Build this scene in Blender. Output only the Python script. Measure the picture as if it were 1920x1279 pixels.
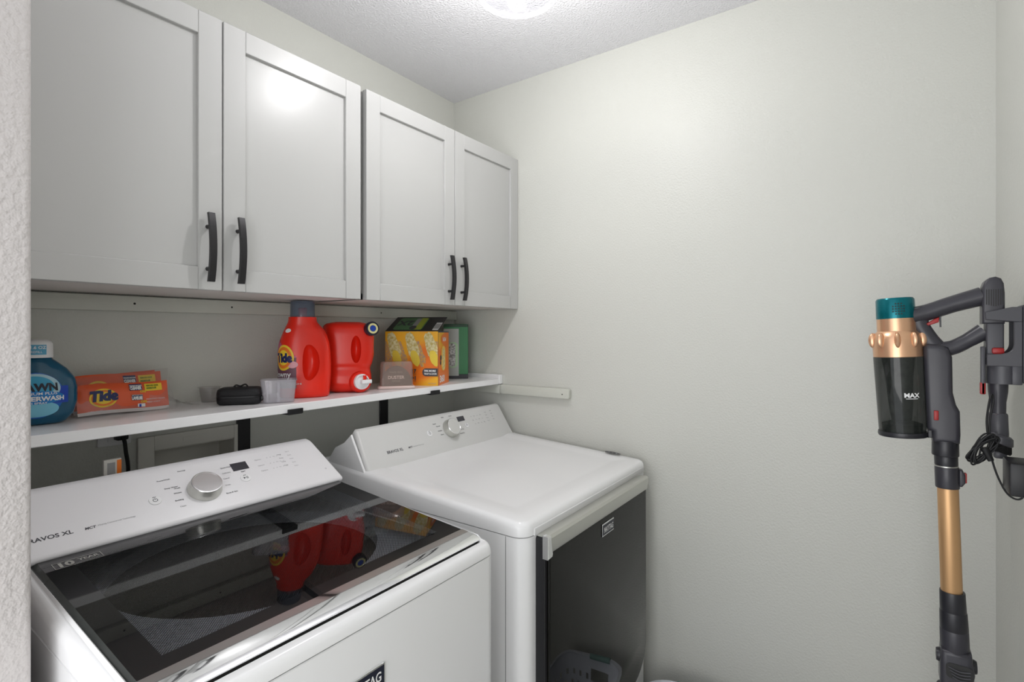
import bpy, bmesh, math, random
from mathutils import Vector, Matrix
random.seed(7)
SC = bpy.context.scene
for o in list(bpy.data.objects): bpy.data.objects.remove(o)
COL = SC.collection
PI = math.pi

# ------------------------------------------------------------------ camera
# world frame: room corner (cabinet wall / end wall) is the origin, room lies in -x, -y
cam = bpy.data.cameras.new('camera'); co = bpy.data.objects.new('camera', cam); COL.objects.link(co)
cam.sensor_width = 36.0; cam.lens = 975.07/1920*36.0
cam.shift_y = -(639.5-622.09)/1920
cam.clip_start = 0.02
co.location = (-1.7358, -1.5503, 1.4244)
co.rotation_euler = (PI/2, 0, math.radians(35.4037)-PI/2)
SC.camera = co
SC.view_settings.view_transform = 'Standard'
SC.view_settings.look = 'None'
SC.view_settings.gamma = 1.0
SC.view_settings.exposure = 0.0
SC.view_settings.use_curve_mapping = False

# ------------------------------------------------------------------ world + added hall fill
W = bpy.data.worlds.new('world'); SC.world = W; W.use_nodes = True
bg = W.node_tree.nodes['Background']
bg.inputs[0].default_value = (0.93, 0.96, 1.0, 1); bg.inputs[1].default_value = 1.35
BULB = 10.6

def area(name, loc, target, sx, sy, energy, color):
    l = bpy.data.lights.new(name, 'AREA'); l.shape = 'RECTANGLE'; l.size = sx; l.size_y = sy
    l.energy = energy; l.color = color
    o = bpy.data.objects.new(name, l); COL.objects.link(o); o.location = loc
    d = Vector(target)-Vector(loc); o.rotation_euler = d.to_track_quat('-Z', 'Y').to_euler()
    return o
area('hall_fill', (-2.5, -1.35, 1.15), (-.75, -.75, 2.2), 1.4, 1.1, 12.5, (1.0, 0.985, 0.97))  # unseen area lamp added as fill, tilted up to brighten the ceiling

# ------------------------------------------------------------------ materials
def mat(name, col, rough=0.5, metal=0.0, spec=0.5, coat=0.0, emit=None, es=0.0, trans=0.0, ior=1.45, alpha=1.0):
    m = bpy.data.materials.new(name); m.use_nodes = True
    b = m.node_tree.nodes['Principled BSDF']
    b.inputs['Base Color'].default_value = (*col, 1); b.inputs['Roughness'].default_value = rough
    b.inputs['Metallic'].default_value = metal; b.inputs['Specular IOR Level'].default_value = spec
    b.inputs['Coat Weight'].default_value = coat; b.inputs['Transmission Weight'].default_value = trans
    b.inputs['IOR'].default_value = ior; b.inputs['Alpha'].default_value = alpha
    if emit: b.inputs['Emission Color'].default_value = (*emit, 1); b.inputs['Emission Strength'].default_value = es
    return m
def bump(m, scale, strength, dist=0.002, detail=3, kind='noise', rough=0.55):
    nt = m.node_tree; b = nt.nodes['Principled BSDF']
    tc = nt.nodes.new('ShaderNodeTexCoord')
    if kind == 'noise':
        n = nt.nodes.new('ShaderNodeTexNoise'); n.inputs['Scale'].default_value = scale
        n.inputs['Detail'].default_value = detail; n.inputs['Roughness'].default_value = rough; out = n.outputs['Fac']
    else:
        n = nt.nodes.new('ShaderNodeTexVoronoi'); n.inputs['Scale'].default_value = scale; out = n.outputs['Distance']
    nt.links.new(tc.outputs['Object'], n.inputs['Vector'])
    bp = nt.nodes.new('ShaderNodeBump'); bp.inputs['Strength'].default_value = strength; bp.inputs['Distance'].default_value = dist
    nt.links.new(out, bp.inputs['Height']); nt.links.new(bp.outputs['Normal'], b.inputs['Normal'])
    return m
def vary(m, c1, c2, scale, detail=4):
    nt = m.node_tree; b = nt.nodes['Principled BSDF']
    tc = nt.nodes.new('ShaderNodeTexCoord'); n = nt.nodes.new('ShaderNodeTexNoise'); n.inputs['Scale'].default_value = scale
    n.inputs['Detail'].default_value = detail
    r = nt.nodes.new('ShaderNodeValToRGB'); r.color_ramp.elements[0].position = .35; r.color_ramp.elements[1].position = .65
    r.color_ramp.elements[0].color = (*c1, 1); r.color_ramp.elements[1].color = (*c2, 1)
    nt.links.new(tc.outputs['Object'], n.inputs['Vector']); nt.links.new(n.outputs['Fac'], r.inputs['Fac'])
    nt.links.new(r.outputs['Color'], b.inputs['Base Color']); return m
def facing(nt, f0, k):
    lw = nt.nodes.new('ShaderNodeLayerWeight'); lw.inputs[0].default_value = .5
    p = nt.nodes.new('ShaderNodeMath'); p.operation = 'POWER'; p.inputs[1].default_value = 4.0; nt.links.new(lw.outputs['Facing'], p.inputs[0])
    a = nt.nodes.new('ShaderNodeMath'); a.operation = 'MULTIPLY_ADD'; a.inputs[1].default_value = k; a.inputs[2].default_value = f0
    nt.links.new(p.outputs[0], a.inputs[0]); return a
def clear(name, tint, mixf, rough=0.08, gloss=0.12):
    """thin clear plastic / glass: transparent + milky diffuse + fresnel gloss"""
    m = bpy.data.materials.new(name); m.use_nodes = True; nt = m.node_tree; nt.nodes.clear()
    out = nt.nodes.new('ShaderNodeOutputMaterial'); tr = nt.nodes.new('ShaderNodeBsdfTransparent')
    tr.inputs[0].default_value = (*[min(1, .4+.6*t) for t in tint], 1)
    df = nt.nodes.new('ShaderNodeBsdfDiffuse'); df.inputs[0].default_value = (*tint, 1)
    gl = nt.nodes.new('ShaderNodeBsdfGlossy'); gl.inputs['Roughness'].default_value = rough
    m1 = nt.nodes.new('ShaderNodeMixShader'); m1.inputs[0].default_value = mixf
    m2 = nt.nodes.new('ShaderNodeMixShader'); fr = facing(nt, .04, .55)
    nt.links.new(tr.outputs[0], m1.inputs[1]); nt.links.new(df.outputs[0], m1.inputs[2])
    nt.links.new(fr.outputs[0], m2.inputs[0]); nt.links.new(m1.outputs[0], m2.inputs[1]); nt.links.new(gl.outputs[0], m2.inputs[2])
    nt.links.new(m2.outputs[0], out.inputs[0]); return m

WALL = bump(mat('wall_paint', (0.63, 0.634, 0.590), 0.32, spec=0.3), 170, 0.42, 0.003, 3)
CEIL = bump(mat('ceiling_paint', (0.93, 0.925, 0.955), 0.9, spec=0.2), 150, 1.0, 0.007, 4, rough=.6)
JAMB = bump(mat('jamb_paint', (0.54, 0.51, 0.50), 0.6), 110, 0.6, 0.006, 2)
TRIMP = mat('trim_paint', (0.62, 0.63, 0.57), 0.35)
FLOORM = vary(mat('floor_tile', (0.6, 0.57, 0.53), 0.4), (0.57, 0.54, 0.50), (0.65, 0.62, 0.58), 6)
CAB = mat('cabinet_grey', (0.51, 0.51, 0.50), 0.32, spec=0.5)
CABIN = mat('cabinet_underside', (0.72, 0.68, 0.65), 0.5)
BLACKM = mat('black_metal', (0.012, 0.012, 0.014), 0.35, metal=0.3)
PULL = mat('dark_bronze', (0.035, 0.034, 0.036), 0.35, metal=0.5)
WHITE = mat('appliance_white', (0.84, 0.84, 0.845), 0.16, spec=0.5)
WPLAST = mat('white_plastic', (0.84, 0.84, 0.85), 0.35)
SHELFM = mat('white_laminate', (0.86, 0.86, 0.87), 0.25)
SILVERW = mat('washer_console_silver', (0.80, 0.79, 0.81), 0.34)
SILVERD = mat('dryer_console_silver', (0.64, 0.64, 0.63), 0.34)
CHROME = mat('chrome', (0.86, 0.87, 0.88), 0.05, metal=1.0)
STEEL = bump(mat('brushed_steel', (0.62, 0.62, 0.58), 0.28, metal=0.85), 300, 0.05, 0.0005)
KNOBM = mat('knob_aluminium', (0.82, 0.82, 0.83), 0.22, metal=0.9)
GAP = mat('gap_dark', (0.03, 0.03, 0.03), 0.7)
BGLASS = mat('black_glass', (0.008, 0.008, 0.009), 0.02, spec=0.9)
DGLASS = mat('dryer_dark_glass', (0.005, 0.005, 0.004), 0.03, spec=0.35)
LIDSIDE = mat('lid_side_grey', (0.035, 0.04, 0.038), 0.18)
INK = mat('ink_dark', (0.06, 0.06, 0.07), 0.5)
INKL = mat('ink_light', (0.33, 0.33, 0.34), 0.5)
INKW = mat('print_white', (0.85, 0.85, 0.85), 0.4)
DISP = mat('display_dark', (0.05, 0.05, 0.06), 0.15)
REDP = mat('red_plastic', (0.80, 0.022, 0.008), 0.26, spec=0.5)
GREYC = clear('grey_blue_clear', (0.20, 0.25, 0.34), 0.40)
CLEARP = clear('clear_plastic', (0.85, 0.84, 0.88), 0.20)
CLEARP2 = clear('thin_clear_film', (0.85, 0.84, 0.84), 0.06, 0.10)
PINKC = clear('pinkish_clear', (0.75, 0.58, 0.50), 0.22)
PINKB = mat('pink_tray', (0.72, 0.58, 0.54), 0.35)
YEL = mat('yellow_print', (0.90, 0.62, 0.04), 0.4)
ORG = mat('orange_print', (0.85, 0.20, 0.02), 0.4)
BADGEK = mat('badge_dark', (.010, .012, .028), .3)
NAVY = mat('navy', (0.012, 0.02, 0.11), 0.3)
BLUEP = mat('blue_print', (0.01, 0.06, 0.45), 0.35)
PINKP = mat('pink_print', (0.55, 0.10, 0.20), 0.4)
MAUVE = mat('mauve_print', (0.16, 0.06, 0.09), 0.4)
BLACKP = mat('black_plastic', (0.010, 0.010, 0.012), 0.4)
BLACKR = mat('black_rubber', (0.008, 0.008, 0.009), 0.55)
VGREY = mat('vacuum_grey', (0.042, 0.041, 0.050), 0.30, spec=0.5)
VGREYL = mat('vacuum_light_grey', (0.065, 0.065, 0.075), 0.35)
VDARK = mat('vacuum_dark', (0.022, 0.022, 0.027), 0.3)
ROSE = mat('rose_gold', (0.78, 0.47, 0.29), 0.28, metal=0.75)
GOLD = mat('copper_tube', (0.62, 0.37, 0.18), 0.38, metal=0.55)
TEAL = mat('teal_metallic', (0.0, 0.14, 0.17), 0.22, metal=0.5)
REDB = mat('red_button', (0.35, 0.02, 0.02), 0.35)
SMOKE = clear('smoked_clear', (0.035, 0.042, 0.038), 0.38, 0.05)
DUSTM = vary(mat('cyclone_core', (0.05, 0.05, 0.05), 0.6), (0.02, 0.02, 0.02), (0.12, 0.12, 0.11), 40)
BRISTLE = bump(mat('bristles', (0.008, 0.008, 0.008), 0.9), 400, 1.0, 0.004)
FABRIC = bump(mat('black_nylon', (0.010, 0.010, 0.012), 0.65), 500, 0.4, 0.001)
BASKM = mat('basket_plastic', (0.68, 0.70, 0.76), 0.4)
BASKG = mat('basket_grip_green', (0.20, 0.33, 0.30), 0.4)

# ------------------------------------------------------------------ mesh builder
def rotm(ax, ang): return Matrix.Rotation(ang, 4, ax)
def T(x, y, z): return Matrix.Translation((x, y, z))
def frame(o, ex, ey, ez=None):
    ex = Vector(ex).normalized(); ey = Vector(ey).normalized(); ez = Vector(ez).normalized() if ez else ex.cross(ey)
    M = Matrix.Identity(4)
    for i in range(3): M[i][0] = ex[i]; M[i][1] = ey[i]; M[i][2] = ez[i]; M[i][3] = o[i]
    return M
class MB:
    G = None
    def __init__(s): s.v = []; s.f = []; s.m = []; s.mats = []
    def mi(s, m):
        if m not in s.mats: s.mats.append(m)
        return s.mats.index(m)
    def add(s, vs, fs, m, M=None):
        n = len(s.v); k = s.mi(m)
        for p in vs:
            p = Vector(p); s.v.append(M @ p if M is not None else p)
        for f in fs: s.f.append([i+n for i in f]); s.m.append(k)
        return s
    def bm(s, bm, m, M=None):
        bm.verts.index_update()
        s.add([v.co.copy() for v in bm.verts], [[v.index for v in f.verts] for f in bm.faces], m, M); bm.free(); return s
    def box(s, x0, x1, y0, y1, z0, z1, m, bev=0.0, seg=2, M=None):
        b = bmesh.new(); bmesh.ops.create_cube(b, size=1)
        for v in b.verts: v.co = Vector((x0 if v.co.x < 0 else x1, y0 if v.co.y < 0 else y1, z0 if v.co.z < 0 else z1))
        if bev > 0: bmesh.ops.bevel(b, geom=b.edges[:], offset=bev, segments=seg, profile=0.5, affect='EDGES')
        return s.bm(b, m, M)
    def prism(s, pts, a0, a1, m, axis='x', bev=0.0, seg=2, M=None, bevall=False):
        """polygon in the plane normal to axis. axis x: pts are (y,z); y: (x,z); z: (x,y)"""
        def P(p, a): return {'x': (a, p[0], p[1]), 'y': (p[0], a, p[1]), 'z': (p[0], p[1], a)}[axis]
        b = bmesh.new(); n = len(pts)
        A = [b.verts.new(P(p, a0)) for p in pts]; B = [b.verts.new(P(p, a1)) for p in pts]
        fa = b.faces.new(A); fb = b.faces.new(B[::-1])
        for i in range(n): b.faces.new((A[i], B[i], B[(i+1) % n], A[(i+1) % n]))
        bmesh.ops.recalc_face_normals(b, faces=b.faces[:])
        if bev > 0:
            if bevall: g = b.edges[:]
            else: g = list(fa.edges)+list(fb.edges)
            bmesh.ops.bevel(b, geom=g, offset=bev, segments=seg, profile=0.5, affect='EDGES')
        bmesh.ops.triangulate(b, faces=[f for f in b.faces if len(f.verts) > 8])
        return s.bm(b, m, M)
    def lathe(s, prof, m, M=None, seg=40, cap=True):
        vs = []; fs = []; n = len(prof)
        for r, z in prof:
            for i in range(seg):
                a = 2*PI*i/seg; vs.append((r*math.cos(a), r*math.sin(a), z))
        for j in range(n-1):
            for i in range(seg):
                k = (i+1) % seg; fs.append([j*seg+i, j*seg+k, (j+1)*seg+k, (j+1)*seg+i])
        if cap: fs.append(list(range(seg))[::-1]); fs.append([(n-1)*seg+i for i in range(seg)])
        return s.add(vs, fs, m, M)
    def rings(s, R, m, M=None, cap=True, closed=True):
        n = len(R[0]); vs = [p for r in R for p in r]; fs = []
        for j in range(len(R)-1):
            for i in range(n if closed else n-1):
                k = (i+1) % n; fs.append([j*n+i, j*n+k, (j+1)*n+k, (j+1)*n+i])
        if cap: fs.append(list(range(n))[::-1]); fs.append([(len(R)-1)*n+i for i in range(n)])
        return s.add(vs, fs, m, M)
    def tube(s, pts, r, m, seg=10, M=None, sm=0, flat=1.0):
        P = [Vector(p) for p in pts]
        if sm: P = smooth(P, sm)
        rr = r if isinstance(r, (list, tuple)) else None
        n = len(P); R = []; up = None
        for i, p in enumerate(P):
            t = (P[min(i+1, n-1)]-P[max(i-1, 0)]).normalized()
            if up is None:
                up = Vector((1, 0, 0)) if abs(t.x) < .9 else Vector((0, 0, 1))
            a = (up - t*up.dot(t)).normalized(); up = a; b = t.cross(a)
            if rr: q = i/(n-1)*(len(rr)-1); k = min(int(q), len(rr)-2); ri = rr[k]+(rr[k+1]-rr[k])*(q-k)
            else: ri = r
            R.append([p+a*ri*math.cos(2*PI*j/seg)+b*ri*flat*math.sin(2*PI*j/seg) for j in range(seg)])
        return s.rings(R, m, M)
    def text(s, txt, size, m, M=None, fn=None, off=0.0, sx=1.0, align='LEFT', space=1.0, shear=0.0):
        cu = bpy.data.curves.new('t', 'FONT'); cu.body = txt; cu.size = size; cu.offset = off; cu.align_x = align
        cu.space_character = space; cu.shear = shear; cu.resolution_u = 3
        o = bpy.data.objects.new('t', cu); me = bpy.data.meshes.new_from_object(o)
        vs = [Vector((v.co.x*sx, v.co.y, 0)) for v in me.vertices]
        if fn: vs = [fn(v.x, v.y) for v in vs]
        s.add(vs, [list(p.vertices) for p in me.polygons], m, M)
        bpy.data.objects.remove(o); bpy.data.curves.remove(cu); bpy.data.meshes.remove(me); return s
    def quad(s, x0, x1, y0, y1, m, M=None, z=0.0): return s.add([(x0, y0, z), (x1, y0, z), (x1, y1, z), (x0, y1, z)], [[0, 1, 2, 3]], m, M)
    def disc(s, cx, cy, rx, ry, m, M=None, z=0.0, seg=32, r0=0.0):
        if r0 == 0: return s.add([(cx+rx*math.cos(2*PI*i/seg), cy+ry*math.sin(2*PI*i/seg), z) for i in range(seg)], [list(range(seg))], m, M)
        vs = [(cx+k*rx*math.cos(2*PI*i/seg), cy+k*ry*math.sin(2*PI*i/seg), z) for k in (r0, 1) for i in range(seg)]
        return s.add(vs, [[i, (i+1) % seg, seg+(i+1) % seg, seg+i] for i in range(seg)], m, M)
    def build(s, name, parent=None, sharp=38, cut=None, flip=True):
        org = Vector((0, 0, 0)); q = parent
        while q: org += q.location; q = q.parent
        me = bpy.data.meshes.new(name)
        me.from_pydata([tuple((MB.G @ v if MB.G is not None else v)-org) for v in s.v], [], s.f)
        for m in s.mats: me.materials.append(m)
        for p, k in zip(me.polygons, s.m): p.material_index = k; p.use_smooth = True
        b = bmesh.new(); b.from_mesh(me)
        if flip: bmesh.ops.recalc_face_normals(b, faces=b.faces[:])
        b.to_mesh(me); b.free()
        o = bpy.data.objects.new(name, me); COL.objects.link(o)
        if cut:
            o.location = org; bpy.context.view_layer.update()
            for c in cut:
                md = o.modifiers.new('cut', 'BOOLEAN'); md.operation = 'DIFFERENCE'; md.object = c; md.solver = 'EXACT'
            dg = bpy.context.evaluated_depsgraph_get(); dg.update()
            me2 = bpy.data.meshes.new_from_object(o.evaluated_get(dg)); o.modifiers.clear(); o.data = me2; me = me2; o.location = (0, 0, 0)
            for c in cut: bpy.data.objects.remove(c)
            for p in me.polygons: p.use_smooth = True
        b = bmesh.new(); b.from_mesh(me)
        for e in b.edges:
            if len(e.link_faces) == 2: e.smooth = e.calc_face_angle(0) < math.radians(sharp)
        b.to_mesh(me); b.free(); me.name = name
        if parent: o.parent = parent
        return o
def smooth(P, k):
    out = []
    n = len(P)
    for i in range(n-1):
        p0, p1, p2, p3 = P[max(i-1, 0)], P[i], P[i+1], P[min(i+2, n-1)]
        for j in range(k):
            t = j/k
            out.append(0.5*((2*p1)+(p2-p0)*t+(2*p0-5*p1+4*p2-p3)*t*t+(3*p1-p0-3*p2+p3)*t**3))
    out.append(P[-1]); return out
def rrect(x0, x1, y0, y1, r, seg=5, rs=None):
    rs = rs or (r, r, r, r); out = []
    for (cx, cy, a, rr) in ((x1, y1, 0, rs[0]), (x0, y1, 90, rs[1]), (x0, y0, 180, rs[2]), (x1, y0, 270, rs[3])):
        sx = -1 if cx == x1 else 1; sy = -1 if cy == y1 else 1
        for i in range(seg+1):
            t = math.radians(a+90*i/seg); out.append((cx+sx*rr+rr*math.cos(t), cy+sy*rr+rr*math.sin(t)))
    return out
def thing(name, loc, label, cat, group=None):
    o = bpy.data.objects.new(name, None); COL.objects.link(o); o.location = loc; o.empty_display_size = .05
    return tag(o, label, cat, group)
def tag(o, label, cat, group=None):
    o['label'] = label; o['category'] = cat
    if group: o['group'] = group
    return o
def struct(o): o['kind'] = 'structure'; return o
def lab(o, t): o['label'] = t; return o
def copy_thing(root, off, label):
    r = root.copy(); COL.objects.link(r); r.location = root.location+Vector(off); r['label'] = label
    for ch in root.children:
        c = ch.copy(); COL.objects.link(c); c.parent = r
        for g in ch.children: d = g.copy(); COL.objects.link(d); d.parent = c
    return r

# ------------------------------------------------------------------ room shell
H = 2.44; YF = -1.78; XL = -1.541; YJ = -0.627
struct(MB().box(-2.2, 0.1, -2.0, 0.12, -0.1, 0, FLOORM).build('floor'))
struct(MB().box(-2.2, 0.1, -2.0, 0.12, H, H+0.1, CEIL).build('ceiling'))
wb = MB()
hx0, hx1, hz0, hz1 = -1.176, -0.962, 0.93, 1.115
wb.box(XL, hx0, 0, .12, 0, H, WALL).box(hx1, 0, 0, .12, 0, H, WALL).box(hx0, hx1, 0, .12, 0, hz0, WALL).box(hx0, hx1, 0, .12, hz1, H, WALL)
struct(wb.build('wall_back'))
struct(MB().box(0, 0.1, YF, 0.12, 0, H, WALL).build('wall_right'))
struct(MB().box(-2.2, 0.1, YF-.12, YF, 0, H, WALL).build('wall_front'))
struct(MB().prism(rrect(XL-.12, XL, YJ, .12, .01, 3, (0, 0, .008, .008)), 0, H, JAMB, 'z').build('wall_left'))
struct(MB().box(-.014, -.0005, YF+.001, -.91, 0.0, .09, TRIMP, .003).build('baseboard_right'))
# painted battens left from an old shelf
b = MB().box(XL+.002, -.002, -.020, -.0005, 1.476, 1.514, TRIMP, .002)
for x in (-1.22, -.98, -.43): b.disc(0, 0, .0028, .0028, GAP, frame((x, -.0205, 1.495), (1, 0, 0), (0, 0, 1)), seg=12)
struct(b.build('trim_1'))
b = MB().prism(rrect(-.593, -.27, 1.170, 1.2075, .006, 3), -.022, -.0005, TRIMP, 'x', bev=.004, seg=2)
b.disc(0, 0, .0025, .0025, GAP, frame((-.0225, -.565, 1.187), (0, 1, 0), (0, 0, 1)), seg=12)
b.box(-.022, -.0005, -.268, -.022, 1.170, 1.2065, TRIMP, .002)
struct(b.build('trim_2'))

# ------------------------------------------------------------------ ceiling light
LX, LY = -.703, -.832
t = thing('ceiling_light', (LX, LY, H), 'small flush ceiling light with a clear glass bowl and a glowing bulb', 'ceiling light')
M0 = T(LX, LY, 0)
MB().lathe([(0.001, H-.001), (.07, H-.001), (.075, H-.01), (.055, H-.03), (.020, H-.036), (.018, 2.378), (.047, 2.370), (.050, 2.345), (.001, 2.345)], WPLAST, M0).build('ceiling_plate', t)  # low collar widened to shade the bulb's hot spot on the ceiling
prof = [(.047, 2.362), (.058, 2.350), (.074, 2.325), (.088, 2.296), (.0925, 2.262), (.092, 2.245), (.0875, 2.236), (.07, 2.229), (.045, 2.225), (.02, 2.2235), (.001, 2.223)]
bowl = MB().lathe(prof, clear('bowl_glass', (.92, .92, .95), 0.002, .05), M0, cap=False).build('glass_bowl', t)
MB().lathe([(.0925+.0065*math.cos(PI*k/6), 2.243+.0065*math.sin(PI*k/6)) for k in range(13)], clear('bowl_rim_glass', (.95, .95, .97), 0.02, .05), M0, cap=False, seg=56).build('glass_rim', t)
MB().lathe([(0.001, 2.344), (.016, 2.344), (.018, 2.335), (.016, 2.326), (0.001, 2.326)], WPLAST, M0, seg=24).build('lamp_socket', t)
BE = bpy.data.materials.new('bulb_glow'); BE.use_nodes = True; nt = BE.node_tree; nt.nodes.clear()
_o = nt.nodes.new('ShaderNodeOutputMaterial'); _e = nt.nodes.new('ShaderNodeEmission'); _e.inputs[0].default_value = (1, .985, .965, 1); _e.inputs[1].default_value = 3.0
_t = nt.nodes.new('ShaderNodeBsdfTransparent'); _a = nt.nodes.new('ShaderNodeAddShader'); nt.links.new(_e.outputs[0], _a.inputs[0]); nt.links.new(_t.outputs[0], _a.inputs[1]); nt.links.new(_a.outputs[0], _o.inputs[0])
_l = bpy.data.lights.new('bulb_filament', 'POINT'); _l.energy = BULB; _l.shadow_soft_size = .018; _l.color = (1, .985, .965)
_lo = bpy.data.objects.new('bulb_filament', _l); COL.objects.link(_lo); _lo.location = (LX, LY, 2.280)
bp = [(.001, 2.250)]+[(.030*math.sin(a), 2.280-.030*math.cos(a)) for a in [PI*k/10 for k in range(1, 8)]]+[(.014, 2.316), (.012, 2.3255), (.001, 2.3255)]
MB().lathe(bp, BE, M0, seg=24).build('bulb', t)

# ------------------------------------------------------------------ cabinets
def door(t, x0, x1, handle_x, z0=1.516, z1=2.121, yf=-.348, yb=-.329):
    fr = .050; d = .0085
    b = MB()
    b.box(x0, x0+fr, yf, yb, z0, z1, CAB, .0012, 1).box(x1-fr, x1, yf, yb, z0, z1, CAB, .0012, 1)
    b.box(x0+fr, x1-fr, yf, yb, z0, z0+fr, CAB, .0012, 1).box(x0+fr, x1-fr, yf, yb, z1-fr, z1, CAB, .0012, 1)
    b.box(x0+fr-.002, x1-fr+.002, yf+d, yb-.002, z0+fr-.002, z1-fr+.002, CAB)
    do = b.build('door', t)
    h = MB(); zc = 1.608; L = .075; ring = []
    for i in range(13):
        s = -1+2*i/12; yy = yf-.016-.010*(1-s*s); z = zc+s*L; w = .0066; th = .0042
        ring.append([(handle_x-w, yy-th, z), (handle_x+w, yy-th, z), (handle_x+w, yy+th, z), (handle_x-w, yy+th, z)])
    h.rings(ring, PULL)
    for s in (-1, 1):
        h.lathe([(.0048, 0), (.0042, .004), (.0042, .019)], PULL, frame((handle_x, yf, zc+s*.046), (1, 0, 0), (0, 0, 1), (0, -1, 0)), seg=14)
    h.build('handle', do)
def cabinet(x0, x1, label):
    t = thing('wall_cabinet', ((x0+x1)/2, 0, 1.516), label, 'cabinet', 'grey wall cabinets above the shelf')
    b = MB(); g = .018; zb = 1.517; zt = 2.119
    b.box(x0+.001, x0+g, -.326, -.001, zb, zt, CAB).box(x1-g, x1-.001, -.326, -.001, zb, zt, CAB)
    b.box(x0+g, x1-g, -.326, -.001, zt-g, zt, CAB).box(x0+.001, x1-.001, -.326, -.001, zb+.0005, zb+g, CABIN)
    b.box(x0+g, x1-g, -.012, -.002, zb+g, zt-g, CABIN)
    b.build('carcass', t)
    m = (x0+x1)/2
    door(t, x0+.001, m-.0025, m-.0335); door(t, m+.0005, x1-.001, m+.0315)
cabinet(-1.539, -.782, 'two-door grey shaker wall cabinet nearest the camera, above the black case')
cabinet(-.764, -.002, 'two-door grey shaker wall cabinet in the corner, above the orange carton')

# ------------------------------------------------------------------ shelf + brackets
S = 1.2315
t = MB().box(XL+.002, -.0245, -.268, -.0015, 1.2085, S, SHELFM, .0015, 1)
t.box(-.0245, -.001, -.270, -.0015, 1.2085, S+.016, SHELFM, .0015, 1)
tag(t.build('wall_shelf'), 'long white shelf on the wall below the grey cabinets', 'shelf')
def bracket(x):
    t = thing('shelf_bracket', (x, 0, 1.0), '', 'bracket', 'black steel brackets under the white shelf')
    MB().box(x-.020, x+.020, -.006, -.0005, 1.03, 1.2075, BLACKM, .001, 1).build('wall_plate', t)
    MB().box(x-.020, x+.020, -.274, -.006, 1.2035, 1.2080, BLACKM, .001, 1).box(x-.022, x+.022, -.2755, -.2705, 1.2045, 1.2185, BLACKM, .001, 1).build('shelf_arm', t)
    return t
bk = bracket(-.938); bk['label'] = 'black steel shelf bracket beside the recessed washer outlet box'
copy_thing(bk, (.535, 0, 0), 'black steel shelf bracket behind the dryer console')

# ------------------------------------------------------------------ recessed laundry box, outlet, cord, paper pack
OBX = mat('outlet_box_plastic', (0.76, 0.74, 0.68), 0.5)
t = thing('washer_outlet_box', (-1.08, 0, .93), 'beige recessed washer outlet box in the wall behind the washer', 'outlet box')
f0, f1, g0, g1 = -1.209, -.958, .90, 1.153
b = MB().box(f0, hx0+.004, -.010, -.0005, g0, g1, OBX, .002).box(hx1-.006, f1+.001, -.010, -.0005, g0, g1, OBX, .002).box(hx0+.004, hx1-.006, -.010, -.0005, hz1, g1, OBX, .002).box(hx0+.004, hx1-.006, -.010, -.0005, g0, hz0, OBX, .002)
b.box(-1.105, -1.070, -.0112, -.0095, 1.128, 1.139, OBX, .001)
b.build('face_frame', t)
MB().box(hx0+.001, hx1-.001, .085, .090, hz0+.001, hz1-.001, OBX).box(hx0+.001, hx0+.004, 0, .085, hz0+.001, hz1-.001, OBX).box(hx1-.004, hx1-.001, 0, .085, hz0+.001, hz1-.001, OBX).box(hx0+.001, hx1-.001, 0, .085, hz1-.004, hz1-.001, OBX).box(hx0+.001, hx1-.001, 0, .085, hz0+.001, hz0+.004, OBX).build('recessed_tray', t)
t = thing('wall_outlet', (-1.256, 0, 1.145), 'white double wall outlet just under the shelf, left of the outlet box', 'outlet')
MB().box(-1.292, -1.222, -.006, -.0005, 1.143, 1.206, WPLAST, .003).build('cover_plate', t)
MB().box(-1.272, -1.242, -.009, -.0055, 1.152, 1.186, WPLAST, .003).build('socket', t)
pc = MB().box(-1.262, -1.236, -.034, -.010, 1.158, 1.184, BLACKP, .004)
pc.tube([(-1.249, -.034, 1.166), (-1.249, -.045, 1.155), (-1.247, -.047, 1.13), (-1.243, -.047, 1.10), (-1.240, -.045, 1.05), (-1.235, -.075, .99), (-1.230, -.195, .93)], .0045, BLACKR, 8, sm=5)
t = thing('paper_packet', (-1.337, -.215, 1.046), 'white and orange packet tucked behind the washer console below the outlet', 'packet')
MB().box(-1.343, -1.311, -.221, -.211, 1.0475, 1.154, mat('packet_white', (.62, .60, .56), .5), .002).build('packet_body', t)
pb = MB(); Mp = frame((-1.343, -.2214, 1.047), (1, 0, 0), (0, 0, 1))
pb.quad(.023, .0312, .01, .104, ORG, Mp).quad(.006, .020, .075, .100, mat('packet_grey', (.3, .3, .3), .5), Mp)
for i in range(8): pb.quad(.006, .008+.012*random.random(), .070-i*.006, .073-i*.006, INK, Mp)
pb.build('packet_print', t)

# ------------------------------------------------------------------ washer
WX0, WX1, WYF = -1.489, -.790, -.835
MB.G = Matrix.Translation((-.1649, -.1473, .1353)) @ Matrix.Scale(.905, 4)   # washer stands clear of the wall, flush with the dryer front
Z0 = -.1495   # floor in washer units
def lidz(y): return 1.022+.08*y
def rimz(y):
    k = min(1, max(0, (-.783-y)/.022)); return 1.011+.052*max(y, -.80)-.0215*k*k*(3-2*k)
t = WASH = thing('washing_machine', (-1.20, -.55, 0), 'white top-loading washer with dark glass lid, left of the dryer', 'washing machine')
b = MB().prism(rrect(WX0, WX1, WYF, -.06, .03, 6, (.004, .004, .032, .032)), Z0+.03, .921, WHITE, 'z', bev=.002, seg=1)
b.box(WX0+.03, WX1-.03, WYF+.03, -.08, Z0+.0005, Z0+.03, GAP)
hole = MB().lathe([(.272, .60), (.272, .95)], GAP, T(-1.12, -.40, 0)).build('cutter')
b.build('cabinet_body', t, cut=[hole])
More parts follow.
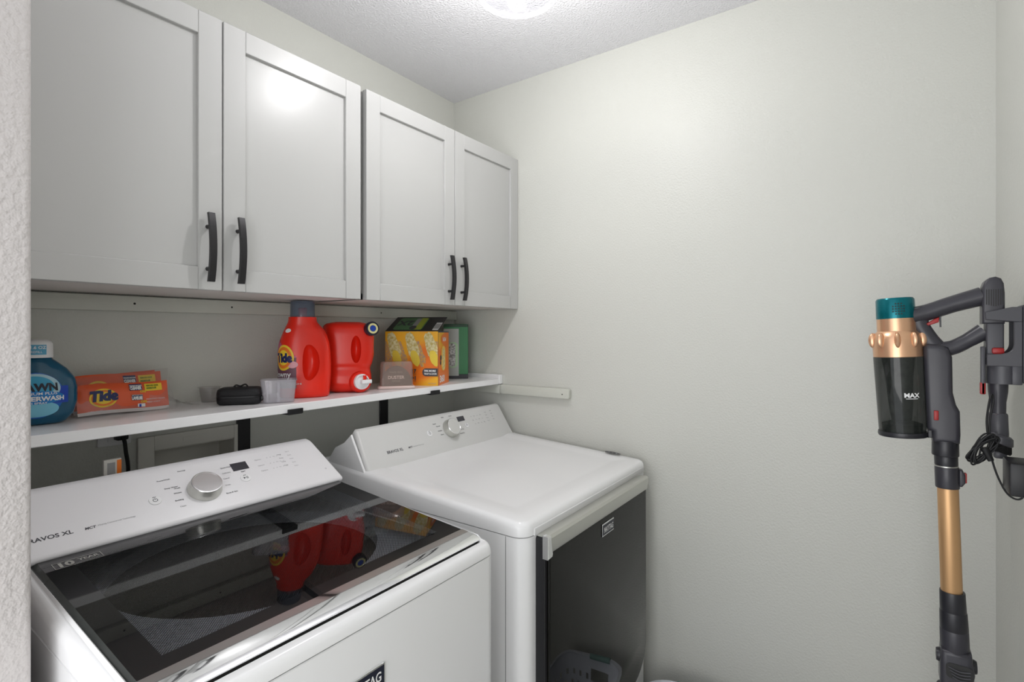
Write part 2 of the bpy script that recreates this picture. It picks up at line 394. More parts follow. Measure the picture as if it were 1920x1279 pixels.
# top shell: rounded rim around the lid well
def rimring(inset, drop, rf=.032):
    pts = rrect(WX0+inset, WX1-inset, WYF+inset, -.06-inset, .03, 6, (.006, .006, max(rf-inset, .006), max(rf-inset, .006)))
    return [(x, y, rimz(y)-drop) for x, y in pts]
def flat(inset, z, rf=.032):
    pts = rrect(WX0+inset, WX1-inset, WYF+inset, -.06-inset, .03, 6, (.006, .006, max(rf-inset, .006), max(rf-inset, .006)))
    return [(x, y, z) for x, y in pts]
def well(x0, x1, y0, y1, drop, r=.014, n=6):
    return [(x, y, rimz(y)-drop) for x, y in rrect(x0, x1, y0, y1, r, n, (r, r, r, r))]
sh = MB()
R = [flat(0, .9235), rimring(0, .022), rimring(.0015, .013), rimring(.0045, .006), rimring(.009, .0015), rimring(.0135, 0.0)]
R += [well(WX0+.0165, WX1-.0165, -.808, -.20, .001), well(WX0+.0180, WX1-.0180, -.806, -.205, .004), well(WX0+.0180, WX1-.0180, -.806, -.205, .045)]
sh.rings(R, WHITE, cap=False)
sh.build('top_shell', t)
# deck under the lid with round tub opening
dk = MB(); seg = 64; zc = .928; cx, cy, rr = -1.12, -.40, .270
sq = []
for i in range(seg):
    a = 2*PI*i/seg; c, s_ = math.cos(a), math.sin(a)
    kx = ((-.812-cx) if c > 0 else (-1.467-cx))/c if abs(c) > 1e-6 else 9
    ky = ((-.118-cy) if s_ > 0 else (-.802-cy))/s_ if abs(s_) > 1e-6 else 9
    sq.append((cx+c*min(kx, ky), cy+s_*min(kx, ky), zc))
ci = [(cx+rr*math.cos(2*PI*i/seg), cy+rr*math.sin(2*PI*i/seg), zc) for i in range(seg)]
ci2 = [(x, y, zc-.03) for x, y, z in ci]; ci3 = [(cx+(x-cx)*.95, cy+(y-cy)*.95, .61) for x, y, z in ci]
dk.rings([sq, ci, ci2], WPLAST, cap=False)
dk.build('tub_deck', t)
MB().rings([ci2, ci3], mat('drum_dark', (.004, .004, .004), .6), cap=False).add(ci3, [list(range(seg))], mat('drum_dark_floor', (.004, .004, .004), .8)).build('drum', t)  # near-black colour stands in for the unlit inside of the drum
# lid
def lp(x, y, dz=0.0): return (x, y, lidz(y)+dz)
lid = MB()
gx0, gx1, gyf, gyb = -1.463, -.813, -.749, -.225
wx0, wx1, wyf, wyb = -1.422, -.862, -.717, -.33
def patch(a0, a1, b0, b1, m, dz=0.0): lid.add([lp(a0, b0, dz), lp(a1, b0, dz), lp(a1, b1, dz), lp(a0, b1, dz)], [[0, 1, 2, 3]], m)
patch(gx0, wx0, gyf, gyb, BGLASS); patch(wx1, gx1, gyf, gyb, BGLASS); patch(wx0, wx1, gyf, wyf, BGLASS); patch(wx0, wx1, wyb, gyb, BGLASS)
for dx, xx in ((-1, gx0), (1, gx1)):
    ox = xx+dx*.0125
    lid.add([lp(xx, gyf), lp(xx, gyb), lp(ox, gyb, -.011), lp(ox, gyf, -.011), lp(ox, gyb, -.020), lp(ox, gyf, -.020)], [[0, 1, 2, 3], [3, 2, 4, 5]], LIDSIDE)
lid_o = lid.build('lid', t, sharp=20, flip=False)
# tinted window with printed dot pattern
DG = bpy.data.materials.new('tinted_dot_glass'); DG.use_nodes = True; nt = DG.node_tree; nt.nodes.clear()
out = nt.nodes.new('ShaderNodeOutputMaterial'); tr = nt.nodes.new('ShaderNodeBsdfTransparent'); tr.inputs[0].default_value = (.62, .64, .68, 1)
df = nt.nodes.new('ShaderNodeBsdfDiffuse'); df.inputs[0].default_value = (.01, .01, .01, 1)
gl = nt.nodes.new('ShaderNodeBsdfGlossy'); gl.inputs['Roughness'].default_value = .02
tc = nt.nodes.new('ShaderNodeTexCoord'); sep = nt.nodes.new('ShaderNodeSeparateXYZ'); nt.links.new(tc.outputs['Object'], sep.inputs[0])
def wavef(sock, k, ph=0.0):
    a = nt.nodes.new('ShaderNodeMath'); a.operation = 'MULTIPLY'; a.inputs[1].default_value = k; nt.links.new(sock, a.inputs[0])
    s2 = nt.nodes.new('ShaderNodeMath'); s2.operation = 'SINE'; nt.links.new(a.outputs[0], s2.inputs[0]); return s2.outputs[0]
sx_ = wavef(sep.outputs['X'], 2*PI/.0042); sy_ = wavef(sep.outputs['Y'], 2*PI/.0042)
ad = nt.nodes.new('ShaderNodeMath'); ad.operation = 'MULTIPLY'; nt.links.new(sx_, ad.inputs[0]); nt.links.new(sy_, ad.inputs[1])
gt = nt.nodes.new('ShaderNodeMath'); gt.operation = 'GREATER_THAN'; gt.inputs[1].default_value = 0.0; nt.links.new(ad.outputs[0], gt.inputs[0])
mx = nt.nodes.new('ShaderNodeMixShader'); nt.links.new(gt.outputs[0], mx.inputs[0]); nt.links.new(tr.outputs[0], mx.inputs[1]); nt.links.new(df.outputs[0], mx.inputs[2])
fr = facing(nt, .09, .55); m2 = nt.nodes.new('ShaderNodeMixShader')
nt.links.new(fr.outputs[0], m2.inputs[0]); nt.links.new(mx.outputs[0], m2.inputs[1]); nt.links.new(gl.outputs[0], m2.inputs[2]); nt.links.new(m2.outputs[0], out.inputs[0])
MB().add([lp(wx0, wyf), lp(wx1, wyf), lp(wx1, wyb), lp(wx0, wyb)], [[0, 1, 2, 3]], DG).build('lid_window', lid_o, flip=False)
ch = MB(); n = 28; R = []
for i in range(n+1):
    x = -1.466+(.655)*i/n; y0 = -.749; y1 = -.8015
    R.append([lp(x, y0, .0006), lp(x, -.765, .0004), lp(x, -.780, -.0006), lp(x, -.792, -.0022), lp(x, y1, -.0042), lp(x, y1-.003, -.0060), lp(x, y1-.003, -.0078), lp(x, y1+.006, -.0088), lp(x, y0, -.0088)])
ch.rings(R, CHROME); ch.build('chrome_lid_handle', lid_o, sharp=30)
MB().box(-1.462, -.815, -.800, -.70, lidz(-.8)-.030, lidz(-.8)-.0090, GAP).build('handle_gap_shade', lid_o)  # solid dark block painting the shadow gap under the chrome lip
# ten year badge on the lid
EXL = (1, 0, 0); EYL = (0, 1, .08)
Mb = frame(lp(-1.449, -.338, .0005), EXL, EYL)
bd = MB().quad(0, .073, 0, .0012, STEEL, Mb).quad(0, .073, .0258, .027, STEEL, Mb).quad(0, .0012, 0, .027, STEEL, Mb).quad(.0718, .073, 0, .027, STEEL, Mb)
bd.text('10', .026, STEEL, Mb @ T(.004, .0045, 0), off=.0012, sx=1.0).text('YEAR', .014, STEEL, Mb @ T(.0365, .0115, 0), off=.0004, sx=.95)
bd.text('LIMITED WARRANTY', .0042, STEEL, Mb @ T(.037, .0050, 0), sx=.8)
bd.build('warranty_badge', lid_o)
# console
cons = [(-.090, .987), (-.262, .987), (-.280, .993), (-.2865, .999), (-.2872, 1.005), (-.283, 1.0105), (-.160, 1.0925), (-.148, 1.0985), (-.132, 1.1015), (-.115, 1.098), (-.100, 1.085)]
def console(t, prof, x0, x1, m_face, m_body, name='console', pinch=.018):
    b = bmesh.new(); n = len(prof); zmin = min(p[1] for p in prof); zmax = max(p[1] for p in prof)
    A = [b.verts.new((x0+pinch*(p[1]-zmin)/(zmax-zmin), p[0], p[1])) for p in prof]; B = [b.verts.new((x1-pinch*(p[1]-zmin)/(zmax-zmin), p[0], p[1])) for p in prof]
    fa = b.faces.new(A); fb = b.faces.new(B[::-1])
    for i in range(n): b.faces.new((A[i], B[i], B[(i+1) % n], A[(i+1) % n]))
    bmesh.ops.recalc_face_normals(b, faces=b.faces[:])
    bmesh.ops.bevel(b, geom=list(fa.edges)+list(fb.edges), offset=.009, segments=4, profile=.5, affect='EDGES', clamp_overlap=True)
    return MB().bm(b, m_face)
ink = console(t, cons, -1.488, -.793, SILVERW, WHITE)
# console face frame: origin bottom left
def face(A, Bt, x0):
    A = Vector((x0, *A)); d = (Vector((x0, *Bt))-A).normalized(); nrm = Vector((1, 0, 0)).cross(d)
    return frame(A+nrm*.0004, (1, 0, 0), d)
Mf = face((-.283, 1.0105), (-.160, 1.0925), 0)
def fy(z): return (z-1.0105)/(1.0925-1.0105)*math.hypot(.123, .082)
def knob(t, Mk, r, h, name='knob'):
    b = MB().lathe([(r*1.10, 0), (r*1.10, h*.25), (r*1.04, h*.5), (r, h*.85), (r*.985, h*.95)], STEEL, Mk, seg=48, cap=False)
    b.lathe([(r*.985, h*.95), (r*.96, h), (r*.90, h*1.01), (r*.88, h*.99), (.0001, h*.99)], KNOBM, Mk, seg=48, cap=False)
    return b.build(name, t, sharp=30)
knob(t, Mf @ T(-1.147, fy(1.047), 0), .034, .024, 'cycle_knob')
MB().quad(-1.064, -1.023, fy(1.0665), fy(1.0815), DISP, Mf).build('display', t)
ink.text('BRAVOS XL', .0135, INK, Mf @ T(-1.402, fy(1.0285), 0), align='RIGHT', off=.0003, sx=1.05)
ink.text('MCT', .0085, INK, Mf @ T(-1.384, fy(1.0285), 0), off=.0003, shear=.2)
ink.text('Maytag Commercial Technology', .0050, INKL, Mf @ T(-1.362, fy(1.030), 0))
def scribble(b, M, x, y, w, h=.0042, m=INKL, words=('Normal',), al='LEFT'):
    b.text(words[0], h, m, M @ T(x, y, 0), align=al, off=.00008)
for (x, z, w, al) in ((-1.204, 1.076, 'PowerWash', 'RIGHT'), (-1.196, 1.061, 'Deep Water', 'RIGHT'), (-1.193, 1.058, 'Wash', 'RIGHT'), (-1.195, 1.050, 'Whites', 'RIGHT'), (-1.198, 1.038, 'Bedding', 'RIGHT'), (-1.199, 1.027, 'Clean', 'RIGHT'), (-1.165, 1.086, 'Normal', 'RIGHT'),
                      (-1.090, 1.076, 'Quick Wash', 'LEFT'), (-1.092, 1.066, 'Delicates', 'LEFT'), (-1.096, 1.056, 'Casual', 'LEFT'), (-1.100, 1.044, 'Drain', 'LEFT'), (-1.108, 1.030, 'Rinse & Spin', 'LEFT')):
    scribble(ink, Mf, x, fy(z), 0, .0055, INK if random.random() < .5 else INKL, (w,), al)
for (x, z) in ((-1.000, 1.078), (-1.000, 1.066), (-1.000, 1.055)):
    ink.text('Options', .0055, INKL, Mf @ T(x, fy(z), 0))
    for k in range(5): ink.text('- +'[k % 3]+'x', .0055, INKL, Mf @ T(x+.032+k*.0095, fy(z)+.001, 0))
for k in range(5):
    ink.text('Extra', .005, INKL, Mf @ T(-.908, fy(1.083-k*.008), 0)); 
    if k < 4: ink.text('Temp', .005, INK, Mf @ T(-.935, fy(1.080-k*.008), 0))
ink.text('Start', .0055, INK, Mf @ T(-1.048, fy(1.062), 0), off=.0002).text('o', .009, INKL, Mf @ T(-.832, fy(1.031), 0))
ink.build('console', t, sharp=50)
def roundbtn(t, M, r, name, glyph):
    b = MB().lathe([(r, 0), (r*.97, .0012), (.0001, .0013)], WPLAST, M, seg=28, cap=False)
    Mg = M @ T(0, 0, .0016)
    if glyph == 'power':
        n = 20; a0 = 110; vs = []
        for i in range(n+1):
            a = math.radians(a0+320*i/n-0)
            for q in (r*.30, r*.40): vs.append((q*math.cos(a), q*math.sin(a), 0))
        b.add(vs, [[2*i, 2*i+2, 2*i+3, 2*i+1] for i in range(n)], INK, Mg); b.quad(-r*.05, r*.05, 0, r*.42, INK, Mg)
    else:
        b.add([(-r*.4, -r*.3, 0), (r*.0, 0, 0), (-r*.4, r*.3, 0)], [[0, 1, 2]], INK, Mg); b.quad(r*.15, r*.25, -r*.3, r*.3, INK, Mg).quad(r*.38, r*.48, -r*.3, r*.3, INK, Mg)
    b.text('~', r*.9, INK, Mg @ T(0, r*.45, 0), align='CENTER', off=r*.03)
    b.build(name, t)
roundbtn(t, Mf @ T(-1.251, fy(1.047), 0), .0125, 'power_button', 'power')
roundbtn(t, Mf @ T(-1.046, fy(1.050), 0), .0125, 'start_button', 'play')
# front badge
def badge(t, M, w, h, name='maker_badge'):
    b = MB().box(0, w, 0, h, 0, .003, CHROME, .0008, 1, M).box(w*.03, w*.97, h*.10, h*.90, .003, .0036, BADGEK, 0, 1, M)
    b.text('MAYTAG', h*.62, INKW, M @ T(w*.5, h*.28, .0042), align='CENTER', off=h*.012, sx=w/h/3.35*1.08)
    b.build(name, t)
badge(t, frame((-1.212, WYF, .806), (1, 0, 0), (0, 0, 1)), .093, .038)

MB.G = None
pc.build('power_cord', WASH)
# ------------------------------------------------------------------ dryer
DX0, DX1, DYF = -.772, -.032, -.900
t = thing('clothes_dryer', (-.40, -.5, 0), 'white front-loading dryer with dark glass door in the corner', 'dryer')
def topz(y): return .990+.06*(y+.9)
b = MB().prism(rrect(DX0, DX1, DYF, -.12, .03, 6, (.004, .004, .034, .034)), .02, .956, WHITE, 'z')
b.box(DX0+.04, DX1-.04, DYF+.04, -.16, 0, .02, GAP)
b.build('cabinet_body', t)
MB().box(DX0-.0004, DX0+.002, DYF+.052, DYF+.0530, .03, .955, GAP).build('side_seam', t)
def dring(inset, drop, rf=.034, absz=None):
    pts = rrect(DX0+inset, DX1-inset, DYF+inset, -.13-inset, .03, 6, (.006, .006, max(rf-inset, .008), max(rf-inset, .008)))
    return [(x, y, absz if absz else topz(y)-drop) for x, y in pts]
MB().rings([dring(.003, 0, absz=.9575), dring(-.001, 0, absz=.9585), dring(-.001, .016), dring(.001, .008), dring(.006, .002), dring(.014, 0), dring(.05, -.0004), dring(.075, .003), dring(.09, .0035)], WHITE, cap=True).build('top_panel', t, sharp=60)
# front fascia, door, handle
fx0, fx1 = -.736, -.066
MB().box(fx0, fx1, DYF-.0045, DYF+.003, .9565, .9735, mat('fascia_grey_white', (.66, .66, .66), .3), .002).build('front_fascia', t)
dx0, dx1, dzb, dzt, dyf = -.729, -.118, .335, .958, -.932
def door_outline(x0, x1, z0, z1, r): return rrect(x0, x1, z0, z1, .02, 8, (.010, .010, r, r))
dr = MB().prism(door_outline(dx0, dx1, dzb, dzt-.002, .11), dyf+.006, DYF-.0005, BLACKP, 'y', bev=.002, seg=1).build('door', t)
MB().prism(door_outline(dx0+.010, dx1-.001, dzb+.006, .9185, .105), dyf, dyf+.0065, DGLASS, 'y', bev=.0015, seg=2).build('door_glass', dr)
hd = MB(); prof = [(dyf+.006, .918), (dyf-.001, .9175), (dyf-.004, .922), (dyf-.0075, .945), (dyf-.008, .955), (dyf-.003, .9605), (dyf+.008, .961), (dyf+.030, .957), (dyf+.030, .918)]
hd.prism(prof, dx0+.004, dx1, STEEL, 'x', bev=.0015, seg=1)
hd.prism([(-.735, .961), (-.722, .961), (-.7170, .928), (-.7140, .918), (-.7170, .911), (-.735, .909)], dyf-.008, dyf+.010, CHROME, 'y', bev=.002, seg=1)
hd.build('door_handle', dr)
badge(dr, frame((-.448, dyf-.0005, .868), (1, 0, 0), (0, 0, 1)), .073, .034)
# drum-side light and decal
dc = MB(); Mt = frame((-.052, -.785, topz(-.785)+.0045), (0, -1, -.06), (1, 0, 0))
dc.disc(0, 0, .030, .014, mat('sticker_grey', (.05, .05, .055), .4), Mt, seg=32)
for k, a in enumerate((-.014, 0, .014)): dc.text('AJB'[k], .010, INKW, Mt @ T(a, -.003, .0004), align='CENTER')
dc.build('round_sticker', t)
dcons = [(-.150, .99), (-.205, .986), (-.340, .986), (-.352, 1.000), (-.3575, 1.009), (-.357, 1.016), (-.353, 1.020), (-.287, 1.127), (-.281, 1.132), (-.272, 1.133), (-.248, 1.098), (-.205, 1.078), (-.180, 1.045), (-.160, 1.015)]
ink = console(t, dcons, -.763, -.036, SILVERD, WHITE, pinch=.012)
dside = [(-.152, .992), (-.205, .988), (-.338, .988), (-.349, 1.012), (-.282, 1.122), (-.250, 1.095), (-.207, 1.076), (-.182, 1.045), (-.162, 1.015)]
MB().prism(dside, -.7675, -.7600, WHITE, 'x', bev=.002, seg=1).build('console_end_cap', t)
Md = face((-.353, 1.020), (-.287, 1.127), 0)
def gy(z): return (z-1.020)/(1.127-1.020)*math.hypot(.066, .107)
knob(t, Md @ T(-.372, gy(1.083), 0), .030, .024, 'cycle_knob')
MB().quad(-.318, -.280, gy(1.099), gy(1.115), DISP, Md).build('display', t)
ink.text('BRAVOS XL', .0125, INK, Md @ T(-.672, gy(1.054), 0), off=.0003).text('MCT', .008, INK, Md @ T(-.585, gy(1.055), 0), shear=.2, off=.0003).text('Commercial Technology', .0048, INKL, Md @ T(-.565, gy(1.056), 0))
for (x, z, w, al) in ((-.428, 1.106, 'Sensor', 'RIGHT'), (-.414, 1.097, 'Normal', 'RIGHT'), (-.414, 1.082, 'Wrinkle', 'RIGHT'), (-.412, 1.070, 'Heavy', 'RIGHT'), (-.38, 1.121, 'Bulky', 'RIGHT'), (-.355, 1.121, 'Colors', 'LEFT'), (-.330, 1.083, 'Steam', 'LEFT'), (-.330, 1.072, 'Quick Dry', 'LEFT'), (-.335, 1.060, 'Timed Dry', 'LEFT')):
    ink.text(w, .0058, INK, Md @ T(x, gy(z), 0), align=al, off=.0001)
for i in range(3):
    for k in range(4): ink.text('Dry', .005, INK if (i+k) % 2 else INKL, Md @ T(-.245+k*.018+i*.004, gy(1.106-i*.013), 0))
for i in range(4): ink.text('Temp', .0055, INKL, Md @ T(-.160, gy(1.111-i*.010), 0)).text('High', .0055, INKL, Md @ T(-.125, gy(1.113-i*.010), 0))
ink.build('console', t, sharp=50)
roundbtn(t, Md @ T(-.474, gy(1.083), 0), .011, 'power_button', 'power')
roundbtn(t, Md @ T(-.283, gy(1.083), 0), .009, 'start_button', 'play')

# ------------------------------------------------------------------ bottle helpers
def frame_az(cx, cy, az, z=S):
    """local x to the viewer's right, local -y towards azimuth az+180"""
    a = math.radians(az-90); return Matrix.Translation((cx, cy, z)) @ Matrix.Rotation(a, 4, 'Z')
def interp(tab, z):
    if z <= tab[0][0]: return tab[0][1:]
    for a, b2 in zip(tab, tab[1:]):
        if z <= b2[0]:
            k = (z-a[0])/(b2[0]-a[0]+1e-9); k = k*k*(3-2*k) if len(tab) < 5 else k
            return tuple(a[i]+(b2[i]-a[i])*k for i in range(1, len(a)))
    return tab[-1][1:]
def surf(tab, th, z, e=2.4, out=0.0):
    L, Rr, D = interp(tab, z); c, s_ = math.cos(th), math.sin(th); p = 2/e
    x = (Rr+out if c > 0 else L+out)*math.copysign(abs(c)**p, c); y = (D+out)*math.copysign(abs(s_)**p, s_)
    return (x, y, z)
def body(tab, M, m, e=2.4, seg=56, nz=44, mb=None):
    mb = mb or MB(); z0, z1 = tab[0][0], tab[-1][0]; R = []
    for j in range(nz+1):
        z = z0+(z1-z0)*j/nz; R.append([surf(tab, 2*PI*i/seg, z, e) for i in range(seg)])
    return mb.rings(R, m, M)
def lpatch(mb, tab, M, m, t0, t1, z0, z1, e=2.4, out=.0006, n=16, nz=10, fn=None):
    vs = []; fs = []
    for j in range(nz+1):
        for i in range(n+1):
            th = math.radians(t0+(t1-t0)*i/n); z = z0+(z1-z0)*j/nz
            vs.append(surf(tab, th, z, e, out))
    for j in range(nz):
        for i in range(n): 
            if fn is None or fn(i/n, (j+.5)/nz): fs.append([j*(n+1)+i, j*(n+1)+i+1, (j+1)*(n+1)+i+1, (j+1)*(n+1)+i])
    mb.add(vs, fs, m, M)
def wrapfn(tab, t_c, z_c, degpm, e=2.4, out=.001):
    return lambda x, y: Vector(surf(tab, math.radians(t_c+x*degpm), z_c+y, e, out))
def wdisc(mb, tab, M, m, tc, zc, rx, rz, degpm, e=2.4, out=.0009, seg=36):
    f = wrapfn(tab, tc, zc, degpm, e, out)
    # filled with rings so it follows the surface
    vs = [f(0, 0)]; fs = []
    for k in range(1, 6):
        for i in range(seg): a = 2*PI*i/seg; vs.append(f(rx*k/5*math.cos(a), rz*k/5*math.sin(a)))
    for i in range(seg): fs.append([0, 1+i, 1+(i+1) % seg])
    for k in range(1, 5):
        for i in range(seg): j = (i+1) % seg; fs.append([1+(k-1)*seg+i, 1+(k-1)*seg+j, 1+k*seg+j, 1+k*seg+i])
    mb.add(vs, fs, m, M)

# standing red detergent bottle
Mt = frame_az(-.838, -.150, 57.5)
tab = [(0, .058, .070, .036), (.004, .064, .075, .042), (.03, .066, .077, .044), (.07, .067, .080, .044), (.10, .067, .080, .043), (.135, .067, .078, .042), (.16, .064, .075, .041), (.18, .058, .069, .040), (.20, .050, .060, .038), (.213, .044, .048, .036), (.222, .040, .040, .0365), (.236, .0385, .0385, .037)]
t = thing('detergent_bottle', tuple(Mt.translation), 'tall red detergent bottle standing upright with translucent grey cap', 'bottle')
cm = MB(); R = []
for j in range(13):
    ph = PI*j/12; zz = -math.cos(ph); rr_ = math.sin(ph); R.append([(.024+(.026*rr_+.0001)*math.cos(2*PI*i/20)-.008*(zz**2), -.058+(.0001+rr_*.046)*math.sin(2*PI*i/20), .104+.056*zz) for i in range(20)])
cm.rings(R, REDP, Mt)
cut = cm.build('cutter')
bo = body(tab, Mt, REDP).build('bottle_body', t, cut=[cut], sharp=50)
lb = MB()
tri = lambda u, v: True
lpatch(lb, tab, Mt, MAUVE, -192, -101, .035, .118)
lpatch(lb, tab, Mt, PINKP, -188, -101, .118, .172, fn=lambda u, v: u < 1.02-v*.85 and u > v*.15)
lpatch(lb, tab, Mt, mat('label_grey', (.20, .19, .19), .4), -192, -101, .030, .050, out=.0008)
wdisc(lb, tab, Mt, YEL, -136, .118, .030, .037, 1000, out=.0011)
wdisc(lb, tab, Mt, ORG, -136, .118, .025, .031, 1000, out=.0014)
wdisc(lb, tab, Mt, YEL, -136, .118, .018, .022, 1000, out=.0017)
lb.text('Tide', .034, NAVY, Mt, wrapfn(tab, -135, .106, 1000, out=.0024), off=.0022, align='CENTER', sx=.80)
lb.text('Downy', .024, INKW, Mt, wrapfn(tab, -145, .062, 1050, out=.0020), off=.0003, align='CENTER', sx=.85)
lb.text('APRIL FRESH', .008, INKW, Mt, wrapfn(tab, -122, .040, 1400, out=.0020), align='CENTER')
wdisc(lb, tab, Mt, INKW, -135, .196, .007, .006, 1800, out=.001)
wdisc(lb, tab, Mt, mat('flower_pink', (.75, .35, .40), .4), -110, .098, .009, .010, 1400, out=.0012)
lb.build('front_label', bo, flip=False)
cp = MB().lathe([(.0335, .234), (.0345, .236), (.0345, .240), (.0335, .2815), (.0325, .283), (.001, .283)], GREYC, Mt, cap=False)
cp.lathe([(.012, .236), (.012, .262), (.009, .264), (.001, .264)], REDP, Mt, seg=20, cap=False)
cp.build('measuring_cap', t)

# red jug resting upside down with the spout low
Mt = frame_az(-.669, -.142, 51.5)
tab = [(0, .046, .046, .030), (.003, .060, .058, .042), (.012, .070, .067, .052), (.03, .074, .072, .057), (.055, .075, .071, .056), (.070, .072, .068, .052), (.079, .072, .068, .051), (.092, .077, .074, .054), (.12, .079, .080, .056), (.16, .080, .081, .056), (.19, .080, .078, .055), (.208, .078, .074, .052), (.216, .073, .066, .048), (.222, .062, .054, .040), (.2245, .040, .035, .025)]
t = thing('detergent_jug', tuple(Mt.translation), 'red press-spout detergent jug turned over, white spout low at front', 'bottle')
cm = MB(); R = []
for j in range(13):
    ph = PI*j/12; zz = -math.cos(ph); rr_ = math.sin(ph); R.append([(.024+(.016*rr_+.0001)*math.cos(2*PI*i/20), -.060+(.0001+rr_*.040)*math.sin(2*PI*i/20), .137+.044*zz) for i in range(20)])
cut = cm.rings(R, REDP, Mt).build('cutter')
cm = MB(); R = []
for j in range(13):
    ph = PI*j/12; zz = -math.cos(ph); rr_ = math.sin(ph); R.append([(.088+(.010*rr_+.0001)*math.cos(2*PI*i/20), (.0001+rr_*.10)*math.sin(2*PI*i/20), .145+.05*zz) for i in range(20)])
cut2 = cm.rings(R, REDP, Mt).build('cutter')
bo = body(tab, Mt, REDP, e=3.2).build('jug_body', t, cut=[cut, cut2], sharp=50)
Msp = Mt @ T(.034, -.043, .034) @ rotm('Z', math.radians(22)) @ rotm('X', math.radians(86))
MB().lathe([(.0345, 0), (.0340, .010), (.031, .014), (.001, .014)], REDP, Msp, cap=False).build('neck_ring', t)
sp = MB().lathe([(.0245, .008), (.0245, .022), (.0235, .025), (.0205, .0255), (.0200, .020), (.001, .020)], WPLAST, Msp, cap=False)
sp.box(-.006, .027, -.006, .006, .018, .038, WPLAST, .003, 2, Msp).box(.004, .014, .006, .020, .019, .026, REDP, .001, 1, Msp)
sp.build('white_spout', t)
Mc = Mt @ T(.070, -.046, .202) @ rotm('Z', math.radians(22)) @ rotm('X', math.radians(84))
cp = MB().lathe([(.0225, -.006), (.0225, .012), (.0205, .0145), (.001, .0145)], mat('navy_cap', (.012, .014, .035), .3), Mc, cap=False)
cp.disc(0, 0, .0165, .0165, mat('pale_yellow', (.85, .80, .40), .4), Mc, z=.0150, r0=.62, seg=36).disc(0, 0, .0095, .0095, BLUEP, Mc, z=.0150, seg=28)
cp.build('vent_cap', t)

# blue spray-refill bottle at the left end
Mt = frame_az(-1.427, -.115, 75)
tab = [(0, .040, .040, .018), (.004, .047, .047, .026), (.02, .060, .060, .031), (.045, .066, .066, .032), (.075, .0665, .0665, .032), (.095, .062, .062, .030), (.115, .049, .049, .027), (.130, .033, .033, .023), (.137, .025, .025, .020), (.142, .024, .024, .020)]
BLUEB = mat('blue_translucent', (.0, .085, .17), .14, coat=.3)
t = thing('dish_spray_bottle', tuple(Mt.translation), 'blue dish spray bottle with a white cap at the shelf left end', 'bottle')
bo = body(tab, Mt, BLUEB, e=2.1).build('bottle_body', t, sharp=60)
lb = MB(); E2 = 2.1
wdisc(lb, tab, Mt, mat('label_blue', (.0, .12, .50), .35), -90, .062, .040, .047, 1000, E2, .0012)
lpatch(lb, tab, Mt, BLUEP, -90, -42, .045, .080, E2, .0016)
wdisc(lb, tab, Mt, mat('label_sky', (.20, .55, .72), .35), -90, .034, .033, .016, 1000, E2, .0018)
wdisc(lb, tab, Mt, mat('label_pale', (.45, .66, .76), .35), -90, .078, .034, .029, 1000, E2, .0020)
wdisc(lb, tab, Mt, mat('label_teal', (.05, .38, .60), .35), -92, .080, .027, .022, 1000, E2, .0023)
wdisc(lb, tab, Mt, mat('label_blue2', (.0, .20, .58), .35), -90, .058, .040, .0135, 1000, E2, .0026)
lb.text('DAWN', .021, BADGEK, Mt, wrapfn(tab, -87.5, .072, 1000, E2, .0032), off=.0010, align='CENTER', sx=.80)
lb.text('PLATINUM PLUS', .0078, INKW, Mt, wrapfn(tab, -90, .0635, 1000, E2, .0032), align='CENTER', off=.0001)
lb.text('POWERWASH', .0125, INKW, Mt, wrapfn(tab, -86, .0515, 1000, E2, .0032), off=.0005, align='CENTER', sx=.88)
lb.text('DISH SPRAY', .0055, INKW, Mt, wrapfn(tab, -90, .0450, 1000, E2, .0032), align='CENTER', off=.0001)
lb.build('front_label', bo, flip=False)
cp = MB().lathe([(.0265, .139), (.0270, .142), (.0265, .168), (.024, .1735), (.016, .1765), (.001, .1775)], WPLAST, Mt, cap=False)
cp.build('bottle_cap', t, sharp=60)
ct = [(0, .0268, .0268, .0268), (.2, .0268, .0268, .0268)]
lb = MB(); lpatch(lb, ct, Mt, mat('cap_label_blue', (.10, .38, .58), .4), -128, -52, .1455, .1660, 2.0, .0006)
lb.text('21.6 OZ', .0085, INKW, Mt, wrapfn(ct, -86, .1575, 2100, 2.0, .0012), align='CENTER', off=.0002)
lb.text('REFILL', .0065, INKW, Mt, wrapfn(ct, -86, .1490, 2100, 2.0, .0012), align='CENTER')
lb.build('cap_label', t, flip=False)

